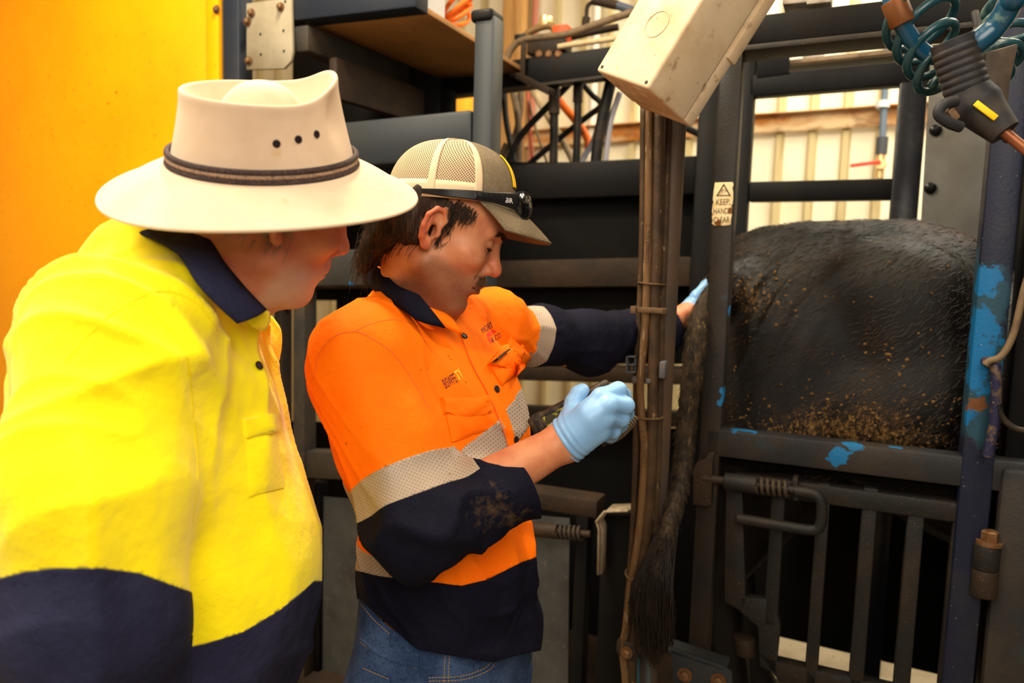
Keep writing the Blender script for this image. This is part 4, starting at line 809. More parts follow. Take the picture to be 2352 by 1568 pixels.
# ---------------------------------------------------------------- gloves
m_glove = M('blue_nitrile', srgb(132, 178, 226), .42, 0, [(srgb(112, 158, 212), 16, .45, .8)], ((900, .12, .0004), (60, .12, .001)), spec=.45, sss=.1)
def make_glove(part, wrist, ax, lo, hi, st, cutoff, infl):
    G = Grid(np.arange(lo[0], hi[0], st), np.arange(lo[1], hi[1], st), np.arange(lo[2], hi[2], st)).add(part, infl); V, F = G.mesh(2); N_ = vnormals(V, F); h = (V-wrist)@ax
    V = V+N_*(.0016*np.exp(-(np.maximum(h-cutoff, 0)/.02)**2)*np.sin(h*620+2*snoise(V, 60, 3)+40*(V@np.cross(ax, cz))))[:, None]
    h = (V-wrist)@ax+.0035*snoise(V, 50, 6); V, T, sg, _ = isocut(V, tris(F), h-cutoff, {}); v, t, _ = compact(V, T[sg > 0])
    o = wrapped(mesh_obj('nitrile_glove', v, t, m_glove, orange_man, sharp=0), .001)
    E = {}
    for a, b_ in np.vstack([t[:, [0, 1]], t[:, [1, 2]], t[:, [2, 0]]]).tolist(): E[(min(a, b_), max(a, b_))] = E.get((min(a, b_), max(a, b_)), 0)+1
    nb = {}
    for (a, b_), c in E.items():
        if c == 1: nb.setdefault(a, []).append(b_); nb.setdefault(b_, []).append(a)
    if nb:
        s0 = next(iter(nb)); loop = [s0]; prev = None
        while True:
            nx = [q for q in nb[loop[-1]] if q != prev]
            if not nx or nx[0] == s0 or len(loop) > 2000: break
            prev = loop[-1]; loop.append(nx[0])
        P = v[loop][::3]; b = MB(); b.tube(P, .0014, 6, closed=True); b.build('rolled_cuff', m_glove, o)
    return o
gx = nrm(at(1360, 965, 1.155)-r_wr); glo = np.min([at(*p) for q in FING.values() for p in q[0]]+[r_wr], 0)-.04; ghi = np.max([at(*p) for q in FING.values() for p in q[0]]+[r_wr], 0)+.04
make_glove(hand, r_wr, gx, glo, ghi, .0016, -.004, .0012)
lx = nrm(lp[0]-l_wr); make_glove(lhand, l_wr, lx, l_wr-.09, np.array([l_wr[0]+.2, l_wr[1]+.22, l_wr[2]+.12]), .0025, .008, .0012)
# ---------------------------------------------------------------- jeans, belt, boots
jp = Part(om_pel, oT).ell((.005, 0, .0), (.132, .170, .26), .05).ell((-.035, .075, -.09), (.1, .09, .1), .04).ell((-.035, -.075, -.09), (.1, .09, .1), .04); jl = Part()
for sgn in (-1, 1):
    hp = T_(0, sgn*.09, -.06); kn = np.array([hp[0]+.02, hp[1]-.01, .47]); an = np.array([hp[0], hp[1], .09]); jl.cap(hp, kn, .108, .078, .05).cap(kn, an, .078, .068, .05)
G = Grid(np.arange(-.42, .22, .007), np.arange(1.0, 1.6, .007), line_grid([(.03, .6, .012), (.6, 1.12, .0055)])).add(jp).add(jl); V, F = G.mesh(2); V = V+vnormals(V, F)*(.004*(folds(V, (.8, -.5, .4), 30, 31, .2)-.4)+.003*snoise(V, 20, 3))[:, None]
m_denim = M('blue_denim', srgb(40, 58, 92), .85, 0, [(srgb(78, 100, 138), 10, .42, .72), (srgb(24, 36, 60), 240, .5, .75), (srgb(118, 140, 170), (500, 500, 40), .62, .8)], ((900, .3, .0005), (40, .2, .002)), spec=.15)
wl = (V-at(880, 1425, 1.2))@oT[:, 2]; wf_ = polyy([(700, 1360), (828, 1372), (860, 1408), (900, 1446), (1000, 1480), (1250, 1480)], proj(V)[:, 0])-proj(V)[:, 1]
V, T, sg, A2 = isocut(V, tris(F), wf_, {'w': wf_}); V, T, s2, _ = isocut(V, T, wf_ if len(wf_) == len(V) else A2['w']-42, {'w': A2['w']}); wc = A2['w'][T].mean(1) if len(A2['w']) == len(V) else None
wq = polyy([(700, 1360), (828, 1372), (860, 1408), (900, 1446), (1000, 1480), (1250, 1480)], proj(V)[:, 0])-proj(V)[:, 1]; wc = wq[T].mean(1)
v, t, _ = compact(V, T[wc < 0]); jeans = mesh_obj('jeans', v, t, m_denim, orange_man, sharp=0); jb = bvh_of(v, t)
v2, t2, _ = compact(V-vnormals(V, T)*.004, T[(wc >= -6) & (wc < 60)]); mesh_obj('belt', v2, t2, M('brown_leather', srgb(104, 68, 36), .55, 0, [(srgb(74, 46, 24), 30, .5, .8)], (200, .2, .001)), orange_man, sharp=0)
m_gold = M('tan_thread', srgb(196, 146, 76), .7)
seam('waistband_edge', jb, [(828, 1382), (858, 1417), (897, 1453)], .0011, m_denim, jeans, .0008)
stitches('denim_stitching', jb, [(829, 1386), (858, 1421), (897, 1457)], m_gold, jeans)
strip('belt_loop', jb, [(897, 1446), (895, 1462), (894, 1480)], [(910, 1452), (908, 1466), (907, 1483)], m_denim, jeans, .004)
strip('yoke_strip', jb, [(828, 1462), (870, 1492), (920, 1512), (962, 1522)], [(830, 1474), (870, 1506), (920, 1526), (962, 1534)], m_denim, jeans, .0025)
for dy in (0, 11): stitches('denim_stitching', jb, [(828, 1463+dy), (870, 1493+dy), (920, 1513+dy), (962, 1523+dy)], m_gold, jeans)
strip('side_seam', jb, [(964, 1480), (963, 1530), (968, 1567), (980, 1600)], [(972, 1482), (971, 1530), (977, 1567), (990, 1600)], m_denim, jeans, .0025)
for X in (1022, 1032): stitches('denim_stitching', jb, [(X, 1505), (X-2, 1540), (X-4, 1590)], m_gold, jeans)
patch('back_pocket', jb, ((836, 1530), (898, 1556), (894, 1640), (842, 1640)), m_denim, jeans, .003)
stitches('denim_stitching', jb, [(838, 1534), (866, 1546), (897, 1559)], m_gold, jeans, off=.004)
for pts in ([(985, 1556), (1060, 1552), (1110, 1535), (1130, 1518)], [(986, 1564), (1064, 1560), (1118, 1541), (1138, 1522)]): stitches('denim_stitching', jb, pts, m_gold, jeans)
for sgn in (-1, 1):
    hp = T_(0, sgn*.09, -.03); bt = Part().cap((hp[0], hp[1], .17), (hp[0], hp[1], .07), .06, .058, .03).cap((hp[0], hp[1], .06), (hp[0]+.15, hp[1]-.07, .045), .055, .045, .03)
    G = Grid(np.arange(hp[0]-.1, hp[0]+.25, .008), np.arange(hp[1]-.18, hp[1]+.1, .008), np.arange(0.0, .3, .008)).add(bt); bv_, bf = G.mesh(1); bv_[:, 2] = np.maximum(bv_[:, 2], .004); mesh_obj('work_boot', bv_, bf, M('tan_boot_leather', srgb(120, 86, 54), .7), orange_man)
# ---------------------------------------------------------------- cap
cB = at(1036, 456, 1.2527); CR = frame((.05, .02, 1), (1, .07, -.03)); C_ = lambda x, y, z: cB+CR@np.array([x, y, z])
m_canvas = M('olive_canvas', srgb(112, 98, 78), .85, 0, [(srgb(84, 72, 56), 14, .42, .75), (srgb(150, 136, 112), 260, .6, .72)], (900, .35, .0006), spec=.15)
def attr_dots(name, base, hole, fu, fv):
    m = M(name, base, .8, 0, [(tuple(.8*x for x in base), 20, .5, .8)], spec=.15); nt = m.node_tree; N, L = nt.nodes, nt.links; b = N['Principled BSDF']; r = []
    for k, f in (('u', fu), ('v', fv)):
        a = N.new('ShaderNodeAttribute'); a.attribute_name = k; mu = N.new('ShaderNodeMath'); mu.operation = 'MULTIPLY'; L.new(a.outputs['Fac'], mu.inputs[0]); mu.inputs[1].default_value = f; s = N.new('ShaderNodeMath'); s.operation = 'SINE'; L.new(mu.outputs[0], s.inputs[0]); r.append(s.outputs[0])
    p = N.new('ShaderNodeMath'); p.operation = 'MULTIPLY'; L.new(r[0], p.inputs[0]); L.new(r[1], p.inputs[1]); q = N.new('ShaderNodeMapRange'); L.new(p.outputs[0], q.inputs[0]); q.inputs[1].default_value = .05; q.inputs[2].default_value = .3
    src = b.inputs['Base Color'].links[0].from_socket; mx = N.new('ShaderNodeMix'); mx.data_type = 'RGBA'; L.new(q.outputs[0], mx.inputs[0]); L.new(src, mx.inputs[6]); mx.inputs[7].default_value = (*hole, 1); L.new(mx.outputs[2], b.inputs['Base Color']); return m
m_mesh = attr_dots('cap_mesh', srgb(190, 166, 134), srgb(70, 56, 42), 2*math.pi/.0042, 2*math.pi/.0046); m_meshplain = M('cap_mesh_seam', srgb(206, 182, 150), .8, 0, [(srgb(120, 92, 64), 60, .7, .76)], (900, .4, .0006))
def crown(ph, t, out=0.0):                              # ph azimuth (0 forward), t 0 rim .. 1 button
    s = t*math.pi/2; c = math.cos(s)**.82; zz_ = math.sin(s)**.92; fr = max(0, math.cos(ph))
    return C_((.1015+out)*math.cos(ph)*c+.012*fr*math.sin(2*s)*.5, (.086+out)*math.sin(ph)*c, (.096+out)*zz_-.004)
def cap_piece(name, ph0, ph1, t0, t1, mat, parent, out=0.0, nu=20, nv=22):
    G_ = [[crown(ph0+(ph1-ph0)*i/nu if not callable(ph0) else ph0(t0+(t1-t0)*j/nv)+(ph1(t0+(t1-t0)*j/nv)-ph0(t0+(t1-t0)*j/nv))*i/nu, t0+(t1-t0)*j/nv, out) for i in range(nu+1)] for j in range(nv+1)]
    b = MB(); b.grid(G_); P = np.array([p for r in G_ for p in r])
    o = mesh_obj(name, P, b.f, mat, parent, sharp=60, attrs={'u': (P-cB)@CR[:, 0]-.45*((P-cB)@CR[:, 1]), 'v': (P-cB)@CR[:, 2]}); return wrapped(o, .0015)
fa = lambda t: math.radians(62)+.0*t; full = 2*math.pi
cap_o = cap_piece('cap', -math.radians(63), math.radians(63), 0, .985, m_canvas, orange_man)
for a0, a1 in ((63, 105), (105, 180), (180, 255), (255, 297)):
    cap_piece('mesh_panel', math.radians(a0), math.radians(a1), 0, .985, m_mesh, cap_o, -.0004)
for a0 in (66, 107, 180, 253, 294): cap_piece('panel_seam', math.radians(a0-3.4), math.radians(a0+3.4), 0, .96, m_meshplain, cap_o, .001, 4)
cap_piece('rim_band', math.radians(63), math.radians(297), -.02, .13, m_meshplain, cap_o, .0008, 60, 3); cap_piece('front_seam', -.02, .02, 0, .97, m_canvas, cap_o, .001, 2)
cap_piece('front_patch', math.radians(-20), math.radians(20), .16, .56, M('yellow_patch', srgb(240, 184, 24), .7, 0, [(srgb(150, 104, 20), 60, .6, .72)]), cap_o, .0022)
b = MB(); b.lathe(crown(0, 1)-CR[:, 2]*.001, CR[:, 2], [(.0085, 0), (.009, .002), (.007, .0045), (.001, .0055)], 16); b.build('cap_button', m_canvas, cap_o)
rows = []
for j in range(15):
    t = j/14; r = []
    for i in range(25):
        s = -1+i/12; ph = s*math.radians(66); base = np.array([.1015*math.cos(ph), .086*math.sin(ph), -.004]); Lv = .086*(1-.28*abs(s)**2.4); drop = -.50*t-.14*t*t
        p = base+np.array([.76*t*Lv+.0, .12*t*Lv*s, drop*Lv-.004*s*s*t]); r.append(C_(*p))
    rows.append(r)
b = MB(); b.grid(rows); vis = wrapped(b.build('visor', m_canvas, cap_o, sharp=60), .0035); E_ = [r[0] for r in rows]+rows[-1]+[r[-1] for r in rows[::-1]]
b = MB(); b.tube(np.array(E_), .0024, 6); b.build('visor_edge', m_canvas, vis)
# ---------------------------------------------------------------- sunglasses resting on the cap
m_gls = M('black_glasses_plastic', srgb(22, 21, 23), .3); m_lens = M('smoke_lens', srgb(10, 10, 12), .06, 0, spec=.8, coat=.5); m_logo = M('silver_print', srgb(225, 220, 225), .4)
sg_ = root('sunglasses', at(1080, 455, 1.17), 'black wraparound sunglasses pushed up on the visor of the mesh cap', 'sunglasses')
def glass_curve(sy):
    pts = [C_(-.043, sy*.082, .001), C_(.0, sy*.091, .001), (C_(.04, sy*.0885, .0015)), C_(.075, sy*.078, .002), C_(.105, sy*.066, .001), C_(.122, sy*.042, -.001), C_(.128, sy*.010, -.001)]
    return spline(pts, 8)
for sy in (-1, 1):
    P = glass_curve(sy); n = len(P); ti = int(n*.64); g = []
    hh = np.interp(np.arange(n), [0, 6, n*.45, n*.62, n*.72, n*.9, n-1], [.0035, .0055, .0085, .013, .0195, .0195, .012])
    dn = -CR[:, 2]*.006
    for i in range(ti+2):
        w_ = nrm(np.cross(P[min(i+1, n-1)]-P[max(i-1, 0)], CR[:, 2]))*(-sy); th = .0025
        g.append([P[i]+dn*(hh[i]/.0195)+CR[:, 2]*hh[i]*a+w_*th*c for a, c in ((-1, .3), (-.8, 1), (.8, 1), (1, .3), (.8, -.4), (-.8, -.4), (-1, .3))])
    b = MB(); b.grid(g); tm = b.build('temple', m_gls, sg_, sharp=50)
    g = []; top = []; bot = []
    for i in range(ti, n):
        r = []
        for a in np.linspace(-1, 1, 9): r.append(P[i]+dn*(hh[i]/.0195)+CR[:, 2]*hh[i]*a+(P[i]-C_(.03, 0, 0))*.06*(1-a*a))
        g.append(r); top.append(r[-1]); bot.append(r[0])
    b = MB(); b.grid(g); b.build('lens', m_lens, sg_, sharp=70)
    b = MB(); b.tube(np.array([top[0]]+bot+top[::-1]), .0016, 7, closed=True); b.build('lens_rim', m_gls, sg_)
    if sy < 0: gb = MB(); gb.grid([q[1:4] for q in [[P[i]+dn*(hh[i]/.0195)+CR[:, 2]*hh[i]*a+nrm(np.cross(P[i+1]-P[i-1], CR[:, 2]))*.0027 for a in (-1, -.8, 0, .8, 1)] for i in range(18, ti+1)]])
    if sy < 0:
        bvg = bvh_of(np.array(gb.v), gb.f); text_on('temple_logo', bvg, 'BIR', ((1161, 465), (1178, 467), (1177, 455), (1162, 453)), m_logo, tm, .0006)
        for i in range(16, 28, 2):
            q = P[i]+dn*(hh[i]/.0195)+nrm(np.cross(P[i+1]-P[i-1], CR[:, 2]))*.0028; b = MB(); b.tube([q-CR[:, 2]*hh[i]*.75-CR[:, 0]*.002, q+CR[:, 0]*.001, q+CR[:, 2]*hh[i]*.75-CR[:, 0]*.002], .0009, 5); b.build('grip_rib', m_gls, tm)
# ---------------------------------------------------------------- the scanner in his hand
m_dev = M('grimy_black_plastic', srgb(38, 34, 30), .5, 0, [(srgb(96, 78, 54), 60, .5, .72), (srgb(20, 18, 17), 12, .5, .8)], (150, .4, .001))
p0, p1 = at(1232, 982, 1.235), at(1392, 897, 1.235); xd = nrm(p1-p0); yd = nrm(np.cross(c_f, xd)); zd = np.cross(xd, yd)
scan = root('handheld_scanner', p0, 'grimy black handheld scanner with small screen held in the blue glove', 'scanner'); sl = np.linalg.norm(p1-p0); D_ = lambda x, y, z: p0+xd*x+yd*y+zd*z
sgn_ = -1 if (zd@c_f) > 0 else 1
b = MB(); b.obox(D_(sl*.36, 0, 0), [xd, yd, zd], [sl*.42, .019, .011]); b.build('body', m_dev, scan, .004, 3)
b = MB(); b.obox(D_(sl*.92, .004*0, 0), [nrm(xd-yd*.0), yd, zd], [sl*.16, .017, .014]); b.build('head', m_dev, scan, .005, 3)
b = MB(); b.obox(D_(.010, 0, 0), [xd, yd, zd], [.010, .021, .0125]); b.build('end_cap', m_dev, scan, .004, 3)
b = MB(); [b.bar(D_(x0, y0, sgn_*.0115), D_(x1, y1, sgn_*.0115), zd, .002, .0035) for x0, y0, x1, y1 in ((.014, .012, .064, .012), (.014, -.013, .064, -.013), (.014, -.013, .014, .012), (.064, -.013, .064, .012))]; b.build('screen_bezel', m_dev, scan, .0006)
b = MB(); b.obox(D_(.039, 0, sgn_*.0113), [xd, yd, zd], [.025, .0125, .0006]); sc_ = b.build('screen', M('reflection_lcd', srgb(60, 60, 44), .15, 0, [(srgb(196, 190, 60), 60, .52, .6), (srgb(150, 190, 196), 50, .6, .68)], coat=.3), scan)  # yellow-green and pale blue reflections painted into the screen colour
for q in (.078, .090): b = MB(); b.lathe(D_(q, 0, sgn_*.0105), zd*sgn_, [(.004, 0), (.004, .0015), (.003, .002)], 12); b.build('key', m_dev, scan)
a, c = at(1398, 1010, 1.20), at(1456, 962, 1.26); e1 = nrm(np.cross(c-a, cz)); e2 = nrm(np.cross(c-a, e1)); tt = np.linspace(0, 1, 240)
b = MB(); b.tube([a+(c-a)*t+(e1*math.cos(t*13*6.283)+e2*math.sin(t*13*6.283))*.0062+np.array([0, 0, -.006])*math.sin(t*3.14) for t in tt], .0022, 7); b.build('coiled_cord', M('khaki_cord', srgb(84, 70, 52), .5), scan)
b = MB(); b.tube(spline([at(1392, 1014, 1.20), at(1386, 1020, 1.205), at(1372, 1010, 1.215)], 5), .0035, 8); b.build('cord_end', m_dev, scan)
# ================================================================= the man in the felt hat
hR = rotm(math.radians(38), math.radians(18), math.radians(15)); hO = np.array([-.322, 1.0, 1.582]); K_ = lambda *p: hO+hR@np.array(p)
hm_pel = np.array([-.47, 1.05, .93]); hm_nb = at(452, 655, 1.03); hm_f = nrm([1, .06, 0]); hT = frame(hm_nb-hm_pel, hm_f); HL = np.linalg.norm(hm_nb-hm_pel)
U_ = lambda *p: hm_pel+hT@np.array(p)
q_sh, q_el, q_wr = at(255, 800, .86), at(200, 1420, .78), at(330, 1720, .90)
k_sh = np.array([-.47, 1.20, 1.38]); k_el = np.array([-.56, 1.24, 1.10]); k_wr = np.array([-.50, 1.26, .86])
hat_man = root('person.001', (hm_pel[0], hm_pel[1], 0), 'person in bright yellow and navy work shirt and cream felt hat, seen from behind', 'person')
ht = Part().ell((-.475, 1.02, 1.27), (.16, .19, .18), .06).ell((-.455, 1.04, 1.10), (.175, .185, .17), .07).ell((-.46, 1.05, .96), (.15, .185, .15), .07)
ht.ell((-.485, 1.0, 1.37), (.11, .18, .115), .06).cap((-.475, 1.02, 1.46), at(452, 640, 1.03), .078, .075, .06).cap(hm_nb+np.array([-.03, -.02, -.03]), q_sh+np.array([0.01, 0, .0]), .07, .068, .06).cap(hm_nb+np.array([-.05, .03, -.04]), k_sh, .07, .07, .06)
hs = Part().cap(q_sh, at(222, 1120, .80), .084, .088, .06).cap(at(222, 1120, .80), q_el, .088, .088, .05).cap(q_el, q_wr, .075, .05, .05)
hs2 = Part().cap(k_sh, k_el, .075, .07, .05).cap(k_el, k_wr, .065, .05, .05)
hlegs = Part()
for sgn in (-1, 1):
    hp = hm_pel+np.array([0, sgn*.095, -.05]); kn = np.array([hp[0]+.03, hp[1], .47]); an = np.array([hp[0]-.02, hp[1], .09]); hlegs.cap(hp, kn, .095, .066, .05).cap(kn, an, .066, .05, .04).cap(an-[0, 0, .03], an+np.array([.15, 0, -.045]), .045, .04, .03)
G = Grid(line_grid([(-.80, -.46, .008), (-.46, -.16, .0026), (-.16, .0, .01)]), line_grid([(.66, .86, .008), (.86, 1.15, .0028), (1.15, 1.4, .009)]), line_grid([(-.01, .8, .014), (.8, 1.40, .008), (1.40, 1.76, .0026)]))
sk = Part().cap(K_(-.03, 0, -.02), hm_nb+np.array([.02, 0, .0]), .06, .07, .03).cap(K_(.02, 0, -.075), hm_nb+np.array([.05, -.01, -.01]), .04, .055, .04).cap(q_sh, q_el, .05, .045, .03).cap(q_el, q_wr, .044, .03, .03).cap(k_sh, k_el, .05, .042, .03).cap(k_el, k_wr, .042, .028, .03)
for wr, el_ in ((q_wr, q_el), (k_wr, k_el)):
    dx = nrm(wr-el_); sd_ = nrm(np.cross(dx, [1, 0, 0])); pm = wr+dx*.05; sk.cap(wr, pm, .03, .03, .02)
    for i in (-1.5, -.5, .5, 1.5): a = pm+dx*.04+sd_*i*.02; sk.chain([pm+sd_*i*.013, a, a+dx*.03+np.array([.012, 0, 0]), a+dx*.045+np.array([.03, 0, 0])], [.014, .011, .01, .009], .006)
    sk.chain([wr+dx*.02, wr+dx*.04+np.array([.04, 0, 0]), wr+dx*.075+np.array([.05, 0, 0])], [.018, .013, .011], .008)
G.add(ht, -.025).add(hlegs, -.01).add(sk); head_add(G, hO, hR, 1.0); V, F = G.mesh(1); Q = (V-hO)@hR; ay = np.abs(Q[:, 1]); inh = np.linalg.norm(Q, axis=1) < .2
red = np.clip(np.exp(-((Q[:, 0]-.09)**2+(ay-.02)**2+(Q[:, 2]+.01)**2)/.04**2)+.5*np.exp(-((Q[:, 0]-.0)**2+(ay-.07)**2+(Q[:, 2]+.04)**2)/.05**2), 0, 1)
lipm = np.exp(-((Q[:, 2]+.0505)/.0085)**2)*sm(Q[:, 0], .088, .096)*sm(.024-ay, 0, .008); stub = sm(-Q[:, 2], .02, .06)*sm(Q[:, 0], -.01, .03)*inh
m_skin2 = M('ruddy_weathered_skin', srgb(206, 140, 108), .5, 0, [(srgb(186, 106, 80), 26, .4, .7), (srgb(204, 104, 88), 0, 0, 1.3, 'attr', 'red'), (srgb(184, 96, 84), 0, .2, 1.2, 'attr', 'lip'), (srgb(196, 170, 156), 800, .95, 2.0, 'attr', 'beard'), (srgb(150, 92, 74), 120, .68, .74)], ((300, .3, .0008), (50, .25, .003)), spec=.35, sss=.12)
mesh_obj('body', V, F, m_skin2, hat_man, sharp=0, attrs={'red': red*inh, 'lip': lipm*inh, 'beard': stub}); hbv = bvh_of(V, F)
g_ = np.random.default_rng(21); st, dr = [], []
for i in range(500):
    sy = -1 if i % 3 else 1; h = hbv.find_nearest(Vector(K_(g_.uniform(-.08, .02), sy*.075, g_.uniform(-.035, .05)))); st.append(np.array(h[0])); dr.append(hR@np.array([-.3, 0, -1])+np.array(h[1])*.2)
strands('grey_hair', st, dr, .018, .0006, hat_man, .15, M('grey_hair', srgb(150, 132, 118), .5), drop=.2, seed=22)
# shirt
G = Grid(np.arange(-.80, -.14, .0045), np.arange(.62, 1.40, .0045), np.arange(.80, 1.66, .0045)).add(ht, .006).add(hs).add(hs2); V, F = G.mesh(2); Nn = vnormals(V, F)
dt, da = ht.eval(V, .006), hs.eval(V); wa = 1/(1+np.exp(-(dt-da)/.015)); d = .005*snoise(V, 13, 41)+.0035*snoise(V, 27, 42)
d += wa*.020*(folds(V, (.75, -.25, .45), 30, 45, .18, 2.2)-.42)+(1-wa)*.015*(folds(V, (.35, -.2, -.9), 30, 47, .2, 2.2)-.42)
arp = np.exp(-((V-(q_sh+np.array([-.02, .02, .0])))**2).sum(1)/.16**2); d += arp*.026*(folds(V, (.8, -.3, .5), 26, 51, .15, 2.4)-.4)
nk = np.exp(-((V-at(380, 640, .95))**2).sum(1)/.12**2); d += nk*.016*(folds(V, (.9, .1, -.2), 34, 55, .2, 2.4)-.4)
d += .009*(folds(V, (.7, -.25, .5), 70, 75, .15, 2.4)-.38)*(.3+.7*np.clip(snoise(V, 8, 76)+.3, 0, 1))
V = V+Nn*d[:, None]; px = proj(V)
A = dict(arm=ht.eval(V, .006)-hs.eval(V), slv=px[:, 1]-polyy([(-400, 1380), (0, 1328), (60, 1312), (130, 1304), (230, 1304), (320, 1316), (415, 1352), (600, 1420)], px[:, 0]),
         nav=px[:, 1]-polyy([(100, 1560), (385, 1496), (470, 1478), (560, 1450), (640, 1402), (690, 1362), (720, 1335)], px[:, 0]), tip=(V-q_wr)@nrm(q_wr-q_el))
T = tris(F)
for k, v in (('arm', 0), ('slv', 0), ('nav', 0), ('tip', -.03)): V, T, _, A = isocut(V, T, A[k]-v, A)
ce = {k: a[T].mean(1) for k, a in A.items()}; isa = ce['arm'] > 0; gone = isa & (ce['tip'] > -.03) | (V[T].mean(1)[:, 2] < .84) & ~isa
nvm = (isa & (ce['slv'] > 0)) | (~isa & (ce['nav'] > 0)); VN = vnormals(V, T)
m_yel = M('fluoro_yellow_drill', srgb(255, 236, 0), .72, 0, [(srgb(246, 220, 0), 5, .45, .8)], ((600, .12, .0006), (22, .35, .014)), spec=.2, sheen=.2)
m_nav2 = M('navy_drill_near', srgb(36, 37, 60), .8, 0, [(srgb(48, 49, 74), 6, .45, .75)], ((600, .2, .0006), (22, .5, .014)), spec=.08)
sh2 = piece('work_shirt', ~nvm, m_yel, hat_man, 0, .002); piece('navy_sleeve', nvm & isa, m_nav2, sh2, .0003, .003); piece('navy_shirt_tail', nvm & ~isa, m_nav2, sh2, .0003, .003); sbv = bvh_of(V, T[~gone])
ribbon('collar', [((640, 690, 1.10), (662, 722, 1.10)), ((600, 600, 1.13), (600, 660, 1.16)), ((500, 545, 1.12), (480, 590, 1.15)), ((400, 515, 1.05), (330, 545, 1.08)), ((420, 520, .97), (318, 535, .97)), ((478, 549, .935), (402, 579, .90)), ((516, 604, .92), (452, 650, .875)), ((566, 664, .925), (503, 705, .88)), ((612, 712, .945), (545, 743, .895))], m_nav2, sh2, belly=.008)
ribbon('collar_stand', [((480, 560, .95), (470, 600, .94)), ((530, 630, .93), (520, 680, .925)), ((585, 700, .945), (575, 745, .94)), ((618, 716, .97), (606, 760, .965))], m_yel, sh2)
button(sbv, 590, 842, .006, sh2); m_yth = M('yellow_thread', srgb(244, 220, 0), .7)
patch('chest_pocket', sbv, ((560, 990), (628, 982), (650, 1120), (572, 1138)), m_yel, sh2, .003, puff=.006); patch('pocket_flap', sbv, ((556, 962), (624, 950), (634, 990), (560, 1004)), m_yel, sh2, .007, puff=.004)
seam('yoke_seam', sbv, [(150, 830), (240, 735), (350, 672), (440, 690), (500, 760)], .0012, m_yth, sh2); seam('armhole_seam', sbv, [(330, 700), (420, 800), (440, 930), (452, 1080), (440, 1200)], .0013, m_yth, sh2)
# trousers and boots
jl = Part().ell((hm_pel[0]-.01, hm_pel[1], .90), (.14, .175, .2), .05)
for sgn in (-1, 1):
    hp = hm_pel+np.array([0, sgn*.095, -.05]); kn = np.array([hp[0]+.03, hp[1], .47]); an = np.array([hp[0]-.02, hp[1], .10]); jl.cap(hp, kn, .105, .078, .05).cap(kn, an, .078, .068, .05)
    bt = Part().cap((an[0], an[1], .17), (an[0], an[1], .07), .06, .058, .03).cap((an[0], an[1], .06), (an[0]+.16, an[1], .045), .055, .045, .03); Gb = Grid(np.arange(an[0]-.1, an[0]+.25, .008), np.arange(an[1]-.1, an[1]+.1, .008), np.arange(0, .3, .008)).add(bt); bv_, bf = Gb.mesh(1); bv_[:, 2] = np.maximum(bv_[:, 2], .004); mesh_obj('work_boot', bv_, bf, bpy.data.materials['tan_boot_leather'], hat_man)
V, F = Grid(np.arange(-.72, -.2, .009), np.arange(.78, 1.34, .009), np.arange(.05, 1.12, .009)).add(jl).mesh(2); mesh_obj('trousers', V, F, m_nav2, hat_man, sharp=0)
# ---------------------------------------------------------------- felt hat
tR = rotm(math.radians(29), math.radians(-7), math.radians(21)); tO = np.array([-.318, .98, 1.640]); F_ = lambda x, y, z: tO+tR@np.array([x, y, z])
AC, BC, AB, BB = .113, .094, .194, .170
def hat_sect(ph):
    c, s = math.cos(ph), math.sin(ph); fr = max(0, c); h = .084+.026*fr**3+.002*max(0, -c)
    pin = 1-.16*math.exp(-((abs(ph if ph < math.pi else ph-2*math.pi)-.75)/.35)**2)
    ra, rb = .094-.004*fr**2, .079*pin; out = []
    for t in np.linspace(0, 1, 18):                      # dome and gutter in the crown's top
        dz = .099-.049*(t/.7)**2.6 if t < .7 else .050; tt_ = np.clip((t-.74)/.26, 0, 1); z = dz+(h-.004-.050)*tt_**1.4*(1 if t >= .7 else 0)
        r = t*.93; out.append((ra*r*c, rb*r*s, z))
    for a in (0.5, 1.2, 1.9, 2.5): out.append((ra*c*(.93+.045*(1-math.cos(a))), rb*s*(.93+.045*(1-math.cos(a))), h-.004+.006*math.sin(a)))
    for u in np.linspace(.08, 1, 10):                    # side wall
        dent = -.013*math.exp(-((abs(ph if ph < math.pi else ph-2*math.pi)-.62)/.22)**2)*math.exp(-((u-.35)/.3)**2)
        a_ = ra+(AC-ra)*u**1.2+dent; b_ = (rb+(BC-rb)*u**1.2)+dent-.004*math.sin(math.pi*u); out.append((a_*c, b_*s, (h-.003)*(1-u)))
    for u in np.linspace(.08, 1, 10):                    # brim, dipping towards its edge
        z = -.010*u-.030*u**1.6+.006*u**4-.008*u*u*c*c+.006*u*u*(s < 0)*s*s; out.append(((AC+(AB-AC)*u)*c, (BC+(BB-BC)*u)*s, z))
    return out
NP = 120; S_ = [hat_sect(2*math.pi*i/NP) for i in range(NP)]; Vh = np.array([F_(*p) for r in S_ for p in r]); m_ = len(S_[0])
Fh = [(i*m_+j, i*m_+j+1, ((i+1) % NP)*m_+j+1, ((i+1) % NP)*m_+j) for i in range(NP) for j in range(m_-1)]
m_felt = M('cream_felt', srgb(214, 188, 162), .85, 0, [(srgb(194, 166, 136), 9, .45, .8), (srgb(196, 160, 118), 45, 1.0, 1.7, 'spot', [(at(520, 336, .9), .013), (at(640, 352, .9), .016), (at(655, 465, .88), .018), (at(400, 465, .9), .012)])], ((500, .3, .0005), (60, .12, .002)), spec=.1, sheen=.15)
hat = mesh_obj('felt_hat', Vh, Fh, m_felt, hat_man, sharp=0); md = hat.modifiers.new('thickness', 'SOLIDIFY'); md.thickness = .0032; md.offset = -1; md2 = hat.modifiers.new('smooth', 'SUBSURF'); md2.levels = md2.render_levels = 1
